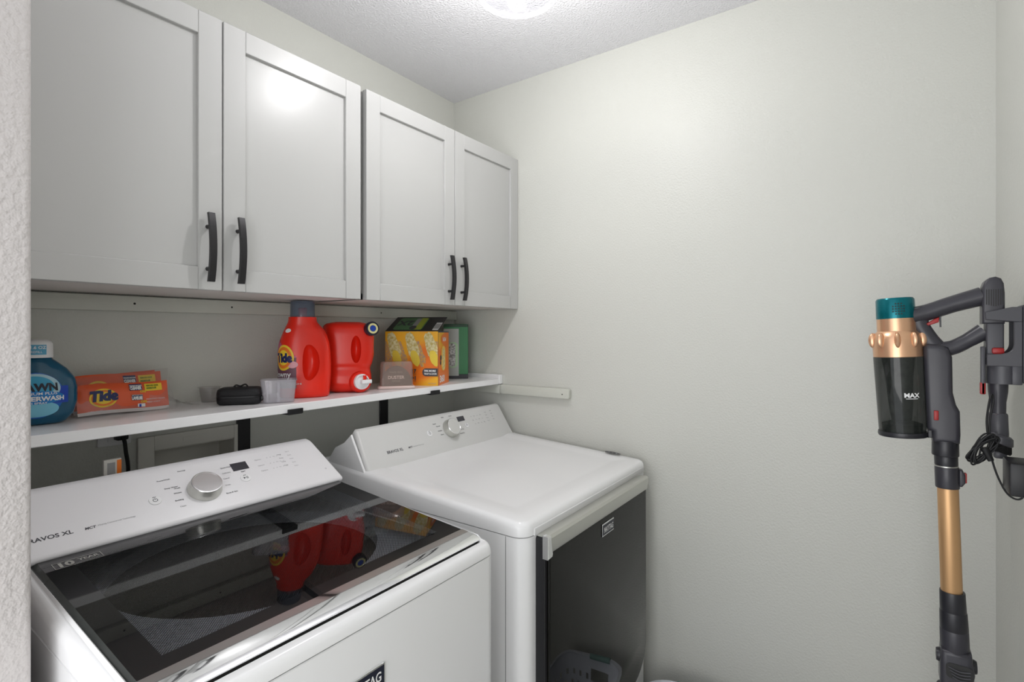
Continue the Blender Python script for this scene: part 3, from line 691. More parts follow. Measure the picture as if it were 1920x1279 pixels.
# ------------------------------------------------------------------ cleaner pouches in clear film
POUCH = mat('pouch_orange', (.80, .115, .035), .28); PWH = mat('pouch_white', (.85, .80, .78), .35)
t = thing('pouch_multipack', (-1.245, -.07, S), 'clear-wrapped multipack of orange washer cleaner pouches beside the blue bottle', 'packet')
def pouch(M, w, h, full=True):
    b = MB(); nx, nz = 20, 10; vs = []
    def P(u, v, sgn):
        bul = (1-(2*u-1)**4)*(1-(2*v-1)**4); wob = .0010*math.sin(9*u+3*v)+.0006*math.sin(23*u-5*v)
        return ((u-.5)*w, sgn*(.0085*bul)+wob, v*h+.0015*math.sin(6*u))
    for sgn in (-1, 1):
        vs = [P(i/nx, j/nz, sgn) for j in range(nz+1) for i in range(nx+1)]
        fsw, fso = [], []
        for j in range(nz):
            for i in range(nx):
                q = [j*(nx+1)+i, j*(nx+1)+i+1, (j+1)*(nx+1)+i+1, (j+1)*(nx+1)+i]
                (fsw if (j == 0 or i == nx-1 and False) else fso).append(q)
        b.add(vs, fso, POUCH, M); b.add(vs, fsw, PWH, M)
    o = b.build('pouch', t, sharp=70)
    L = MB()
    def F(x, y):
        u = x/w+.5; v = min(1, max(0, y/h)); p = P(u, v, -1); return Vector((p[0], p[1]-.0012, p[2]))
    def FF(k): return lambda x, y: F(x, y)+Vector((0, -.0004*k, 0))
    def el(cx, cy, rx, ry, m, k, seg=36):
        f = FF(k); vs = [f(cx, cy)]; fs = []
        for q in range(1, 5):
            for i in range(seg): a = 2*PI*i/seg; vs.append(f(cx+rx*q/4*math.cos(a), cy+ry*q/4*math.sin(a)))
        for i in range(seg): fs.append([0, 1+i, 1+(i+1) % seg])
        for q in range(1, 4):
            for i in range(seg): j = (i+1) % seg; fs.append([1+(q-1)*seg+i, 1+(q-1)*seg+j, 1+q*seg+j, 1+q*seg+i])
        L.add(vs, fs, m, M)
    def rect(x0, x1, y0, y1, m, k):
        f = FF(k); n = 6; vs = [f(x0+(x1-x0)*i/n, y0+(y1-y0)*j/2) for j in range(3) for i in range(n+1)]
        L.add(vs, [[j*(n+1)+i, j*(n+1)+i+1, (j+1)*(n+1)+i+1, (j+1)*(n+1)+i] for j in range(2) for i in range(n)], m, M)
    el(-w*.24, h*.50, .026, h*.31, YEL, 0); el(-w*.24, h*.50, .0225, h*.26, ORG, 1); el(-w*.24, h*.5, .017, h*.20, YEL, 2)
    L.text('Tide', .031, NAVY, M, lambda x, y: FF(4)(x-w*.24, y+h*.42), off=.0020, align='CENTER', sx=.92, shear=.12)
    rect(w*.045, w*.185, h*.70, h*.93, NAVY, 1); L.text('WASHING MACHINE', .0052, INKW, M, lambda x, y: FF(2)(x+w*.048, y+h*.84), sx=.50, off=.0002)
    L.text('CLEANER', .0098, INKW, M, lambda x, y: FF(3)(x+w*.048, y+h*.73), sx=.55, off=.0007)
    L.text('OXI', .007, YEL, M, lambda x, y: FF(3)(x+w*.155, y+h*.62), off=.0003)
    rect(w*.06, w*.185, h*.36, h*.55, NAVY, 1); L.text('LAVEUSE', .0098, INKW, M, lambda x, y: FF(3)(x+w*.055, y+h*.38), sx=.58, off=.0007)
    L.text('NETTOYANT POUR', .005, INKW, M, lambda x, y: FF(3)(x+w*.06, y+h*.50), sx=.50)
    L.text('OXI', .007, YEL, M, lambda x, y: FF(3)(x+w*.155, y+h*.27), off=.0003)
    rect(w*.12, w*.205, h*.13, h*.24, INKW, 1); rect(w*.135, w*.16, h*.13, h*.22, BLUEP, 2)
    rect(w*.215, w*.42, h*.66, h*.92, YEL, 1); L.text('REMOVES ODOR', .0055, mat('olive_ink', (.10, .22, .02), .5), M, lambda x, y: FF(2)(x+w*.235, y+h*.82), sx=.62, off=.0002)
    L.text('RESIDUE', .0055, mat('olive_ink', (.10, .22, .02), .5), M, lambda x, y: FF(2)(x+w*.235, y+h*.73), off=.0003)
    L.text('3 POUCHES', .005, INKW, M, lambda x, y: FF(2)(x-w*.40, y+h*.07)); L.text('MONTHLY CLEAN', .005, PWH, M, lambda x, y: FF(2)(x+w*.22, y+h*.35))
    L.text('FRESH SCENT', .005, PWH, M, lambda x, y: FF(2)(x+w*.22, y+h*.25))
    L.build('pouch_print', o, flip=False)
def PM(x, y, z, lean, tilt=0): return T(x-.020, y, z) @ rotm('Y', math.radians(-tilt)) @ rotm('X', math.radians(lean))
pouch(PM(-1.243, -.098, S+.0035, -14), .182, .070)
pouch(PM(-1.245, -.073, S+.006, -12, 1.0), .180, .088)
MB().quad(-.08, .08, 0, .088, POUCH, PM(-1.236, -.045, S+.004, -8, 3) @ rotm('X', PI/2)).quad(-.08, .08, .001, .003, POUCH, PM(-1.236, -.043, S+.004, -8, 3) @ rotm('X', PI/2)).build('rear_pouch', t, flip=False)
fl = MB(); nx, nz = 16, 8; vs = []
for j in range(nz+1):
    for i in range(nx+1):
        u, v = i/nx, j/nz
        vs.append((-1.362+u*.198+.002*math.sin(7*v), -.112+.048*v+.0025*math.sin(11*u+5*v)+.0015*math.sin(31*u), S+.001+v*(.086+.014*u)))
fl.add(vs, [[j*(nx+1)+i, j*(nx+1)+i+1, (j+1)*(nx+1)+i+1, (j+1)*(nx+1)+i] for j in range(nz) for i in range(nx)], CLEARP2)
vs = []
for j in range(5):
    for i in range(9):
        u, v = i/8, j/4
        vs.append((-1.164+u*.062, -.108+v*.085, S+.001+(1-u)**2*.030*(1-abs(2*v-1)*.4)+.004*abs(math.sin(7*u+4*v))))
fl.add(vs, [[j*9+i, j*9+i+1, (j+1)*9+i+1, (j+1)*9+i] for j in range(4) for i in range(8)], CLEARP2)
fl.build('plastic_wrap', t, flip=False)

# ------------------------------------------------------------------ clear cups
def sqring(w, d, z, r, M=None): return [(x, y, z) for x, y in rrect(-w/2, w/2, -d/2, d/2, r, 5)]
t = thing('plastic_cup', (-.972, -.195, S), 'clear square plastic scoop cup in front of the tall red bottle', 'cup')
Mt = frame_az(-.943, -.200, 60)
MB().rings([sqring(.078, .055, .0015, .012), sqring(.090, .066, .060, .014), sqring(.095, .071, .0605, .015), sqring(.095, .071, .0625, .015), sqring(.088, .064, .0625, .013), sqring(.076, .053, .003, .011)], CLEARP, Mt, cap=True).build('cup_body', t)
MB().box(-.004, .004, -.036, -.030, .004, .058, CLEARP, .001, 1, Mt).box(-.030, -.024, -.036, -.030, .004, .058, CLEARP, .001, 1, Mt).build('moulded_rib', t)
b = MB().rings([[(.020*math.cos(2*PI*i/32), .020*math.sin(2*PI*i/32), .001) for i in range(32)], [(.026*math.cos(2*PI*i/32), .026*math.sin(2*PI*i/32), .040) for i in range(32)], [(.030*math.cos(2*PI*i/32), .030*math.sin(2*PI*i/32), .041) for i in range(32)], [(.0245*math.cos(2*PI*i/32), .0245*math.sin(2*PI*i/32), .040) for i in range(32)], [(.019*math.cos(2*PI*i/32), .019*math.sin(2*PI*i/32), .002) for i in range(32)]], CLEARP2, T(-1.052, -.045, S))
tag(b.build('dosing_cup'), 'small round clear cup behind the black zip case', 'cup')

# ------------------------------------------------------------------ black zip case
Mt = frame_az(-1.022, -.150, 52)
t = thing('zip_case', (-1.025, -.150, S), 'small black zipped fabric case on the shelf between the clear cups', 'case')
def cring(k, z): return [(x, y, z) for x, y in rrect(-.053*k, .053*k, -.034*k, .034*k, .018*k, 6)]
MB().rings([cring(.9, .001), cring(.98, .005), cring(1, .012), cring(1, .019), cring(.985, .0195), cring(.985, .023), cring(1, .0235), cring(1, .032), cring(.96, .040), cring(.86, .0435), cring(.5, .045), cring(.05, .045)], FABRIC, Mt).build('case_body', t, sharp=70)
MB().rings([[(x, y, z) for x, y in rrect(-.0535, .0535, -.0345, .0345, .018, 6)] for z in (.0196, .0228)], BLACKP, Mt, cap=False).build('zipper', t)
MB().box(.052, .060, -.020, -.014, .010, .022, BLACKP, .002, 1, Mt).build('pull_tab', t)
MB().tube([(-.016, 0, .044), (-.010, 0, .050), (0, .002, .047), (.012, 0, .052), (.018, .002, .045)], .0022, BLACKR, 6, Mt, sm=4).build('carry_loop', t)

# ------------------------------------------------------------------ clear box with pink tray
Mt = frame_az(-.522, -.205, 52)
t = thing('clear_packaging_box', (-.53, -.19, S), 'clear plastic package with pink tray and dark round insert before the carton', 'box')
MB().rings([sqring(.122, .050, .0010, .010), sqring(.124, .052, .006, .010), sqring(.116, .046, .010, .009)], PINKB, Mt).build('tray', t)
MB().rings([sqring(.110, .042, .010, .010), sqring(.106, .040, .086, .012), sqring(.098, .034, .092, .014)], PINKC, Mt).build('clear_cover', t)
b = MB(); Mi = Mt @ T(-.001, -.014, .012) @ rotm('X', PI/2)
pts = [(.052*math.cos(PI*i/20), .066*math.sin(PI*i/20), 0) for i in range(21)]
b.prism([(p[0], p[1]) for p in pts], 0, .002, mat('insert_dark', (.06, .055, .05), .5), 'z', M=Mi)
b.text('DUSTER', .015, INKW, Mi @ T(-.001, .022, .0025), align='CENTER', off=.0003).text('REFILLS', .008, INKL, Mi @ T(-.001, .012, .0025), align='CENTER')
b.text('heavy duty', .010, INKL, Mi @ T(-.001, .042, .0025), align='CENTER')
b.build('printed_insert', t)

# ------------------------------------------------------------------ orange duster carton
AZ = 28.0; ax = math.radians(AZ)
Rr_ = (math.sin(ax), -math.cos(ax), 0); Fr_ = (math.cos(ax), math.sin(ax), 0)
oc = Vector((-.378, -.262, S)); cw, cd, chh = .196, .150, .194
org_ = oc-Vector(Rr_)*cw
t = thing('duster_carton', tuple(org_), 'orange and yellow duster refill carton with black flap raised', 'box')
Mo = frame(org_, Rr_, Fr_, (0, 0, 1))       # x along front face, y away from viewer, z up
CART = mat('carton_orange', (.88, .34, .015), .42)
nt = CART.node_tree; b_ = nt.nodes['Principled BSDF']; tcn = nt.nodes.new('ShaderNodeTexCoord'); wv = nt.nodes.new('ShaderNodeTexNoise'); wv.inputs['Scale'].default_value = 9; wv.inputs['Detail'].default_value = 0
rp = nt.nodes.new('ShaderNodeValToRGB'); rp.color_ramp.elements[0].position = .42; rp.color_ramp.elements[0].color = (.90, .45, .015, 1); rp.color_ramp.elements[1].position = .58; rp.color_ramp.elements[1].color = (.86, .19, .01, 1)
nt.links.new(tcn.outputs['Object'], wv.inputs['Vector']); nt.links.new(wv.outputs['Fac'], rp.inputs['Fac']); nt.links.new(rp.outputs['Color'], b_.inputs['Base Color'])
b = MB(); th = .0012
b.box(0, cw, 0, th, 0, chh, CART, 0, 1, Mo).box(0, cw, cd-th, cd, 0, chh, CART, 0, 1, Mo).box(0, th, th, cd-th, 0, chh, CART, 0, 1, Mo).box(cw-th, cw, th, cd-th, 0, chh, CART, 0, 1, Mo).box(th, cw-th, th, cd-th, 0, th, CART, 0, 1, Mo)
b.build('carton_body', t)
Mfc = Mo @ T(0, -.0004, 0) @ rotm('X', PI/2)
DUST = vary(mat('duster_print', (.62, .52, .20), .5), (.55, .42, .10), (.80, .74, .45), 110); DUSTY = mat('duster_yellow', (.82, .62, .06), .45); DIRT = vary(mat('dust_print', (.45, .33, .22), .6), (.75, .40, .05), (.42, .28, .22), 160)
g = MB()
def blob(cx, cz, rx, rz, rot, m, k, seg=30, y0=-.0, wob=.10):
    vs = []
    for i in range(seg):
        a = 2*PI*i/seg; q = 1+wob*math.sin(5*a+cx*90)*.6+wob*.4*math.sin(11*a); x = rx*q*math.cos(a); z = rz*q*math.sin(a)
        X_ = cx+x*math.cos(rot)-z*math.sin(rot); Z_ = cz+x*math.sin(rot)+z*math.cos(rot)
        vs.append((min(max(X_, .001), cw-.001), min(max(Z_, .001), chh-.001), .0004*k))
    g.add([(cx if .001 < cx < cw else cw-.001, cz, .0004*k)]+vs, [[0, 1+i, 1+(i+1) % seg] for i in range(seg)], m, Mfc)
for cx in (.030, .098, .168):
    blob(cx+.026, .118, .018, .052, .38, DIRT, 1, wob=.2)
    blob(cx+.004, .138, .0205, .056, .30, DUST, 2)
    blob(cx+.014, .098, .015, .030, .34, DUSTY, 3, wob=.05)
blob(.006, .11, .02, .05, .2, DIRT, 1)
g.text('17', .018, INK, Mfc @ T(.098, .046, .0022), off=.0008).text('DUSTERS', .0045, INK, Mfc @ T(.098, .040, .0022))
g.text('+1', .018, INK, Mfc @ T(.098, .021, .0022), off=.0008).text('HANDLE', .0045, INK, Mfc @ T(.098, .015, .0022))
g.prism(rrect(.139, cw-.001, .034, .062, .013, 6, (0, .013, .013, 0)), 0, .0016, INK, 'z', M=Mfc)
g.text('70% MORE', .0092, INKW, Mfc @ T(.145, .050, .0022), off=.0004).text('TRAP & LOCK', .0075, INKW, Mfc @ T(.145, .040, .0022), off=.0003)
g.text('18 COUNT', .006, INKL, Mfc @ T(.160, .006, .0012))
g.build('front_print', t, flip=False)
g = MB(); Msd = Mo @ T(cw+.0004, 0, 0) @ rotm('Z', PI/2) @ rotm('X', PI/2)
g.quad(0, .004, 0, chh, INK, Msd).quad(.004, cd, chh-.004, chh, INK, Msd)
g.disc(cd*.55, .165, .045, .020, ORG, Msd, z=.0006).text('NEW', .020, INKW, Msd @ T(cd*.55, .158, .001), align='CENTER', off=.0005)
g.prism(rrect(.045, .100, .050, .140, .022, 6), 0, .0006, mat('panel_yellow', (.85, .55, .08), .4), 'z', M=Msd)
g.prism(rrect(.058, .086, .052, .132, .012, 6), .0006, .0012, DUST, 'z', M=Msd)
g.disc(.035, .098, .010, .010, INK, Msd, z=.0010).disc(.032, .080, .008, .008, INK, Msd, z=.0010)
g.quad(.004, cd, 0, .045, ORG, Msd, z=.0003).text('360', .034, INKW, Msd @ T(.018, .010, .001), off=.0010, sx=1.3)
g.build('side_print', t, flip=False)
Mfl = Mo @ T(0, 0, chh+.0005) @ rotm('X', math.radians(22))
fo = MB().box(.0, cw, 0, .142, 0, .0012, mat('flap_black', (.012, .012, .014), .4), 0, 1, Mfl).build('raised_flap', t)
g = MB(); Mfl2 = Mfl @ T(0, 0, .0016)
g.prism(rrect(.022, .132, .010, .130, .014, 5), 0, .0003, mat('flap_green', (.10, .24, .10), .4), 'z', M=Mfl2)
g.quad(.104, .128, .012, .128, mat('flap_lime', (.38, .46, .03), .4), Mfl2, z=.0006)
g.text('2X', .066, INK, Mfl2 @ T(.084, .098, .0008) @ rotm('Z', PI), off=.0020, sx=.72)
g.prism(rrect(.086, .104, .050, .122, .003, 4), .0004, .0008, INKL, 'z', M=Mfl2).disc(.094, .030, .013, .018, INK, Mfl2, z=.0010)
g.quad(.172, .194, .006, .080, INKW, Mfl2, z=.0006)
for k in range(8): g.quad(.174+k*.0024, .1752+k*.0024, .018, .066, INK, Mfl2, z=.0010)
g.build('flap_print', fo, flip=False)

# ------------------------------------------------------------------ green carton
A_ = Vector((-.095, -.162, S)); e1 = Vector((.748, .664, 0)); e2 = Vector((-.664, .748, 0))
t = thing('green_carton', tuple(A_), 'green and white carton in the shelf corner behind the orange carton', 'box')
Mg = frame(A_, e2, e1, (0, 0, 1)); gw, gd, gh = .100, .095, .224
GRN = mat('carton_green', (.03, .20, .07), .4)
b = MB().box(0, gw, 0, gd, .018, gh, GRN, .001, 1, Mg).box(0, gw, 0, gd, 0, .018, INK, .001, 1, Mg).box(-.0005, gw+.0005, -.0005, gd+.0005, gh-.012, gh-.0005, mat('carton_dark_green', (.008, .05, .02), .4), .001, 1, Mg)
b.build('carton_body', t)
g = MB(); Ms2 = frame(A_-e2*.0006, -e1, (0, 0, 1))      # face normal -e2 : right side seen from the room
Ms2 = frame(A_-e2*.0006+Vector((0, 0, 0)), e1, (0, 0, 1))
g.quad(.045, .090, .02, .105, INKW, Ms2).quad(.060, .078, .02, .060, INK, Ms2, z=.0004).quad(.050, .090, .12, .200, mat('leaf_green', (.10, .26, .10), .4), Ms2)
Ms3 = frame(A_-e1*.0006+e2*gw, -e2, (0, 0, 1))         # face normal -e1 : front
g.quad(.0, .062, .012, .205, mat('carton_grey', (.42, .44, .42), .4), Ms3).prism(rrect(.018, .058, .045, .150, .016, 6), .0004, .0008, mat('pale_green', (.40, .58, .36), .4), 'z', M=Ms3)
g.prism(rrect(.022, .048, .050, .145, .012, 6), .001, .0014, vary(mat('grey_duster_print', (.4, .4, .4), .5), (.18, .18, .18), (.70, .70, .70), 130), 'z', M=Ms3)
g.build('carton_print', t, flip=False)

# ------------------------------------------------------------------ laundry basket on the floor in front of the dryer
t = thing('laundry_basket', (-.42, -1.13, 0), 'pale grey laundry basket on the floor in front of the dryer door', 'basket')
bx0, bx1, by0, by1, bzt = -.74, -.125, -1.42, -.958, .329
b = MB(); nz = 14; nper = 96; Rg = []
def brr(k, z, ext=0.0):
    ins = (1-k)*.055-ext; pts = rrect(bx0+ins, bx1-ins, by0+ins, by1-ins, .10-ins*.3, 11); out = []
    # resample evenly
    P = [Vector((*p, z)) for p in pts]; P.append(P[0]); Ls = [0]
    for i in range(len(P)-1): Ls.append(Ls[-1]+(P[i+1]-P[i]).length)
    tot = Ls[-1]; j = 0
    for i in range(nper):
        s_ = tot*i/nper
        while Ls[j+1] < s_: j += 1
        out.append(P[j].lerp(P[j+1], (s_-Ls[j])/(Ls[j+1]-Ls[j]+1e-9)))
    return out
for j in range(nz+1): Rg.append(brr(j/nz, .012+(bzt-.012)*j/nz))
vs = [p for r in Rg for p in r]; fs = []
for j in range(nz):
    for i in range(nper):
        k = (i+1) % nper; q = [j*nper+i, j*nper+k, (j+1)*nper+k, (j+1)*nper+i]
        c = sum((vs[a] for a in q), Vector())/4
        hole = (2 <= j <= nz-4 and (i % 3 == (j//2) % 3) and j % 2 == 0)
        slot = (nz-4 <= j <= nz-3) and abs(c.y-(-1.10)) < .062 and (c.x > bx1-.05 or c.x < bx0+.05)
        if slot: continue
        if hole: continue
        fs.append(q)
b.add(vs, fs, BASKM); b.add(Rg[0], [list(range(nper))], BASKM)
bo = b.build('basket_body', t, flip=False)
b = MB().rings([brr(1, bzt), brr(1, bzt, .010), brr(1, bzt-.012, .012), brr(1, bzt+.003, .012), brr(1, bzt+.003, -.003), brr(1, bzt-.004, -.003)], BASKM, cap=False); b.build('rim', t, flip=False)
for x in (bx1-.002, bx0+.002): MB().tube([(x, -1.165, bzt+.002), (x, -1.035, bzt+.002)], .011, BASKG, 10).build('grip', t)

# ------------------------------------------------------------------ stick vacuum on the front wall
XV = -.335
t = thing('stick_vacuum', (XV, -1.66, .70), 'cordless stick vacuum with teal cap, rose gold collar and copper wand', 'vacuum cleaner')
def axisM(p0, p1):
    p0 = Vector((XV, *p0)); p1 = Vector((XV, *p1)); z = (p1-p0).normalized(); x = Vector((1, 0, 0)); y = z.cross(x)
    return frame(p0, x, y, z), (p1-p0).length
Mc, L = axisM((-1.587, 1.205), (-1.573, 1.500))      # up along the dust cup axis
# dust cup
MB().lathe([(.001, -.001), (.040, 0), (.0415, .004), (.0445, .165), (.0430, .166)], SMOKE, Mc, cap=False).build('dust_cup', t)
MB().lathe([(.001, .030), (.018, .030), (.022, .07), (.024, .12), (.030, .164), (.001, .165)], DUSTM, Mc, cap=False).lathe([(.001, .004), (.034, .004), (.036, .022), (.020, .028), (.001, .030)], DUSTM, Mc, cap=False).build('cyclone_filter', t)
MB().lathe([(.0425, -.004), (.0440, 0), (.0430, .006), (.0405, .006)], VDARK, Mc, cap=True).box(.010, -.010, -.0495, -.0425, -.004, .012, VDARK, .001, 1, Mc).build('cup_base', t)
cf = lambda: [(0, .0450, .0450, .0450), (.3, .0450, .0450, .0450)]
mt = MB(); ctab = cf()
fM = lambda x, y: Vector(surf(ctab, math.radians(180+25)+x/.045, y, 2.0, 0))
mt.text('MAX', .0125, INKW, Mc, lambda x, y: fM(x, y+.082), off=.0005, align='CENTER', sx=1.05)
vs = [fM(-.011+.022*i/8, .0785+.0012*j) for j in range(2) for i in range(9)]
mt.add(vs, [[i, i+1, 10+i, 9+i] for i in range(8)], INKW, Mc)
mt.build('cup_lettering', t, flip=False)
co_ = MB().lathe([(.0440, .166), (.0445, .190), (.0440, .204), (.0400, .216), (.0350, .221), (.0345, .248)], ROSE, Mc, cap=True)
for k in range(9):
    a = 2*PI*k/9+.35; Mr = Mc @ rotm('Z', a) @ T(.0435, 0, .202)
    b2 = bmesh.new(); bmesh.ops.create_uvsphere(b2, u_segments=12, v_segments=8, radius=1); bmesh.ops.scale(b2, vec=(.0085, .0058, .0165), verts=b2.verts[:]); co_.bm(b2, ROSE, Mr)
co_.build('collar', t)
tl = MB().lathe([(.0348, .248), (.0352, .250), (.0345, .288), (.0320, .292), (.001, .293)], TEAL, Mc, cap=False)
for i in range(5):
    for j in range(5):
        if (i-2)**2+(j-2)**2 > 6: continue
        a = PI+.15+(i-2)*.14; tl.disc(0, 0, .0016, .0016, GAP, Mc @ frame((.0353*math.cos(a), .0353*math.sin(a), .268+(j-2)*.0055), (-math.sin(a), math.cos(a), 0), (0, 0, 1), (math.cos(a), math.sin(a), 0)), seg=8)
tl.build('motor_cap', t)
def Y(p): return (XV, p[0], p[1])
# handle frame
hn = MB()
hn.tube([Y(p) for p in [(-1.600, 1.458), (-1.628, 1.465), (-1.669, 1.481), (-1.715, 1.496)]], [.019, .0172, .0172, .019], VGREY, 16, sm=6)
hn.build('upper_handle', t, sharp=60)
MB().tube([Y(p) for p in [(-1.612, 1.475), (-1.616, 1.440), (-1.632, 1.408), (-1.646, 1.385)]], [.013, .011, .011, .013], VGREY, 14, sm=6, flat=1.5).build('front_brace', t, sharp=60)
MB().tube([Y(p) for p in [(-1.645, 1.386), (-1.670, 1.392), (-1.693, 1.4065), (-1.718, 1.4255)]], [.014, .0125, .0120, .014], VGREY, 14, sm=6, flat=1.2).build('lower_brace', t, sharp=60)
main = [(-1.621, 1.392), (-1.629, 1.399), (-1.648, 1.398), (-1.662, 1.392), (-1.668, 1.372), (-1.669, 1.300), (-1.674, 1.275), (-1.680, 1.262), (-1.681, 1.215), (-1.680, 1.196), (-1.636, 1.196), (-1.636, 1.218), (-1.628, 1.222)]
def slab(mb, pts, hw, m, bev): mb.prism(pts, XV-hw, XV+hw, m, 'x', bev=bev, seg=4)
mb = MB(); slab(mb, main, .021, VGREY, .009); mb.build('main_body', t, sharp=50)
mb = MB().box(XV-.0235, XV-.020, -1.646, -1.638, 1.242, 1.262, REDB, .0015); mb.build('release_button', t)
mb = MB(); slab(mb, [(-1.626, 1.441), (-1.640, 1.451), (-1.648, 1.455), (-1.647, 1.444), (-1.630, 1.437)], .009, REDB, .002); mb.build('trigger', t)
MB().prism([(-1.648, 1.457), (-1.651, 1.456), (-1.6515, 1.434), (-1.649, 1.434)], XV-.006, XV+.006, VDARK, 'x').build('trigger_guard', t)
def cyl(name, p0, p1, r0, r1, m, parent=t, seg=32, lip=None):
    Mx, L_ = axisM(p0, p1); return MB().lathe([(r0*.97, 0), (r0, .002), (r1, L_-.002), (r1*.97, L_)], m, Mx, seg=seg).build(name, parent, sharp=50)
cyl('lower_socket', (-1.658, 1.168), (-1.658, 1.200), .0225, .0222, VDARK)
cyl('coupling_ring', (-1.6595, 1.148), (-1.659, 1.168), .0195, .0195, VDARK)
cyl('steel_band', (-1.6597, 1.1455), (-1.6596, 1.148), .0198, .0198, STEEL)
cyl('wand_collar', (-1.6615, 1.102), (-1.660, 1.1455), .0202, .0200, VGREY)
mb = MB(); slab(mb, [(-1.679, 1.144), (-1.685, 1.142), (-1.689, 1.132), (-1.689, 1.116), (-1.684, 1.108), (-1.679, 1.108)], .010, VGREY, .003); mb.build('latch_housing', t)
MB().box(XV-.006, XV+.006, -1.6915, -1.688, 1.116, 1.136, REDB, .0012).build('latch_button', t)
cyl('wand', (-1.6685, .872), (-1.6620, 1.103), .0180, .0177, GOLD)
cyl('wand_cuff', (-1.6705, .848), (-1.6690, .890), .0218, .0210, VDARK)
cyl('cuff_band', (-1.6720, .812), (-1.6705, .850), .0235, .0225, VDARK)
cyl('knuckle_sleeve', (-1.6735, .765), (-1.6718, .813), .0240, .0236, VGREY)
mb = MB(); slab(mb, [(-1.650, .775), (-1.698, .775), (-1.703, .735), (-1.698, .700), (-1.690, .680), (-1.655, .680), (-1.648, .705), (-1.648, .745)], .026, VGREY, .010); kn = mb.build('knuckle', t, sharp=50)
Mk = frame((XV-.0262, -1.677, .735), (0, -1, 0), (0, 0, 1), (-1, 0, 0))
mb = MB().prism(rrect(-.020, .022, -.012, .018, .008, 5), 0, .001, GAP, 'z', M=Mk)
for k in range(4): mb.tube([(-.016+k*.002, .010-k*.006, .002), (.002, .006-k*.006, .003), (.018, .009-k*.006, .002)], .0012, VGREYL, 6, Mk, sm=4)
mb.build('hose_vent', kn)
for s_, yy in ((1, -1.6535), (-1, -1.6965)):
    MB().lathe([(.013, 0), (.014, .006), (.012, .0105), (.001, .0115)], VDARK, frame((XV, yy, .752 if s_ > 0 else .745), (1, 0, 0), (0, 0, 1) if s_ < 0 else (0, 0, -1), (0, s_, 0)), seg=24, cap=False).build('pivot_cap', t)
cyl('lower_hose', (-1.672, .620), (-1.672, .690), .031, .029, VGREY)
cyl('lower_hose_ring', (-1.672, .672), (-1.672, .680), .0335, .0335, VDARK)
cyl('lower_wand', (-1.672, .085), (-1.672, .622), .0175, .0175, GOLD)
MB().box(XV-.12, XV+.12, -1.745, -1.655, .004, .060, VGREY, .012, 3).build('floor_head', t)
cyl('head_neck', (-1.680, .045), (-1.672, .095), .024, .021, VDARK)
# battery / motor tower
tw = MB(); slab(tw, [(-1.713, 1.440), (-1.713, 1.512), (-1.717, 1.524), (-1.724, 1.531), (-1.733, 1.533), (-1.741, 1.529), (-1.745, 1.519), (-1.7465, 1.500), (-1.7465, 1.440)], .0205, VGREY, .005); tw.build('handle_tower', t, sharp=50)
Mv = frame((XV-.0208, -1.731, 1.490), (0, -1, 0), (0, 0, 1), (-1, 0, 0)); vv = MB()
for k in range(8): h_ = .016-.004*abs(k-3.5)/3.5; vv.quad(-.0125+k*.0034, -.0108+k*.0034, -h_, .018, GAP, Mv)
vv.build('vent_slots', t)
tw = MB(); slab(tw, [(-1.719, 1.372), (-1.719, 1.442), (-1.7455, 1.442), (-1.7455, 1.372)], .0185, VGREYL, .004); bt = tw.build('battery_pack', t)
MB().box(XV-.0205, XV-.0180, -1.745, -1.727, 1.381, 1.393, REDB, .003, 2).build('battery_latch', bt)

# wall mount with accessory holder
t = thing('vacuum_wall_mount', (XV, YF, 1.4), 'dark grey wall mount holding the stick vacuum and brush tool', 'wall mount')
MB().box(XV-.0275, XV+.0275, YF+.0005, YF+.010, 1.325, 1.476, VGREY, .003).build('back_plate', t)
for s_ in (-1, 1):
    MB().prism([(-1.716, 1.463), (-1.755, 1.472), (-1.770, 1.472), (-1.770, 1.443), (-1.755, 1.444), (-1.717, 1.448)], XV+s_*.0215, XV+s_*.0275, VGREYL, 'x', bev=.0012, seg=1).build('support_arm', t)
for s_ in (-1, 1):
    n = 8; curve = [(-1.746-.012*math.sin(PI/2*i/n), 1.383+.018*(1-math.cos(PI/2*i/n))) for i in range(n+1)]
    MB().prism([(-1.719, 1.357), (-1.719, 1.380), (-1.740, 1.381)]+curve+[(-1.758, 1.444), (-1.770, 1.444), (-1.770, 1.357)], XV+s_*.0200, XV+s_*.0265, VGREYL, 'x', bev=.001, seg=1).build('side_cheek', t)
b = MB(); Mh = T(XV, -1.7445, 0)
b.lathe([(.0255, 1.358), (.0255, 1.322), (.0225, 1.322), (.0225, 1.358), (.0255, 1.358)], VGREYL, Mh, cap=False).box(XV-.028, XV+.028, YF+.010, -1.755, 1.322, 1.358, VGREYL, .002)
b.build('tool_ring', t)
MB().box(XV-.020, XV-.006, -1.718, -1.711, 1.300, 1.395, VGREYL, .002).box(XV-.020, XV-.008, -1.7185, -1.710, 1.300, 1.324, REDB, .002).build('hook_strip', t)
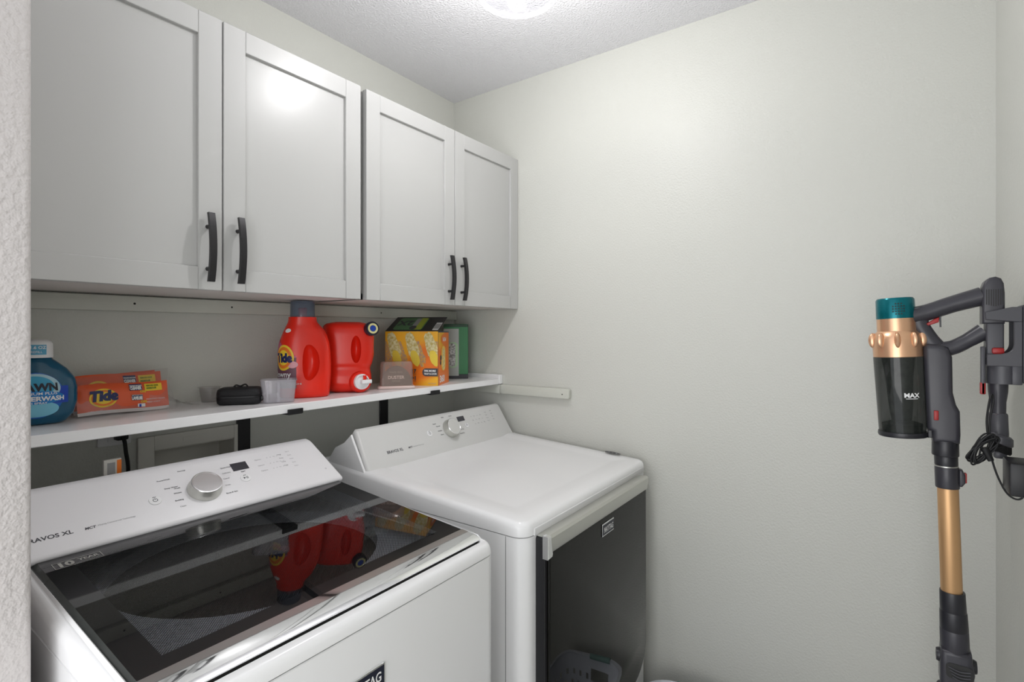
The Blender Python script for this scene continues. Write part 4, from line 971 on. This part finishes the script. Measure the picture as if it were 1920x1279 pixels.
# brush tool
t = thing('brush_tool', (XV, -1.738, 1.26), 'grey combination brush tool hanging in the vacuum wall mount', 'vacuum tool')
Mb2 = T(XV, -1.7385, 0)
MB().lathe([(.0150, 1.335), (.0155, 1.318), (.0150, 1.305), (.0125, 1.285), (.0122, 1.262)], VGREY, Mb2).build('neck', t, sharp=60)
MB().lathe([(.0135, 1.263), (.0150, 1.260), (.0162, 1.222), (.0158, 1.214)], VGREYL, Mb2).build('sleeve', t, sharp=60)
R = []
for (k, z, y_) in ((.95, 1.222, 0), (1.12, 1.218, 0), (1.12, 1.205, 0), (1.0, 1.203, 0)):
    R.append([(XV+.020*k*math.cos(2*PI*i/32), -1.7415+.0175*k*math.sin(2*PI*i/32), z-(.018*math.sin(2*PI*i/32))*-.35) for i in range(32)])
MB().rings(R, VGREYL).build('brush_rim', t)
R = [[(XV+.0185*k*math.cos(2*PI*i/40)*(1+.04*(i % 2)), -1.7415+.0165*k*math.sin(2*PI*i/40)*(1+.04*(i % 2)), z+.006*math.sin(2*PI*i/40)) for i in range(40)] for k, z in ((1, 1.207), (1.0, 1.190), (.9, 1.187))]
MB().rings(R, BRISTLE).build('bristles', t)
MB().box(XV-.012, XV+.012, -1.751, -1.731, 1.174, 1.190, VGREYL, .004, 2).build('crevice_tip', t)

# charger brick + bundled cord
t = thing('power_adapter', (-.40, YF, 1.15), 'black plug-in charger on the right wall with bundled cord below the vacuum', 'charger')
MB().box(-.455, -.385, YF+.0005, -1.738, 1.128, 1.188, BLACKP, .004, 2).build('adapter_body', t)
cd_ = MB(); X0 = -.385
path = [(-.392, -1.766, 1.130), (-.390, -1.765, 1.114), (-.388, -1.756, 1.109), (-.386, -1.744, 1.118), (-.384, -1.733, 1.143), (-.382, -1.726, 1.168), (-.382, -1.722, 1.190), (-.380, -1.720, 1.215)]
cd_.tube(path, .0018, BLACKR, 8, sm=6)
cd_.tube([(-.380, -1.719, 1.215), (-.380, -1.7165, 1.250), (-.378, -1.720, 1.285), (-.376, -1.724, 1.303), (-.372, -1.727, 1.290), (-.374, -1.722, 1.255), (-.378, -1.7205, 1.22)], .0018, BLACKR, 8, sm=6)
for k in range(11):
    a0 = random.uniform(0, 2*PI); c0 = Vector((-.384+random.uniform(-.006, .006), -1.711+random.uniform(-.004, .004), 1.197+random.uniform(-.004, .004)))
    tl_ = math.radians(-52+random.uniform(-22, 22)); ra = .030+random.uniform(-.006, .004); rb_ = .007+random.uniform(0, .008)
    ux = Vector((0, math.cos(tl_), -abs(math.sin(tl_)))) if False else Vector((0, -math.cos(tl_)*.62, -math.sin(tl_)*1.0)).normalized(); vx = Vector((.35, -ux.z, ux.y)).normalized()
    cd_.tube([c0+ux*ra*math.cos(a0+2*PI*q/10)+vx*rb_*math.sin(a0+2*PI*q/10) for q in range(11)], .0017, BLACKR, 6, sm=4)
cd_.tube([(-.386, -1.712, 1.200), (-.386, -1.722, 1.176)], [.007, .009, .005], BLACKR, 10)
cd_.build('cord', t)
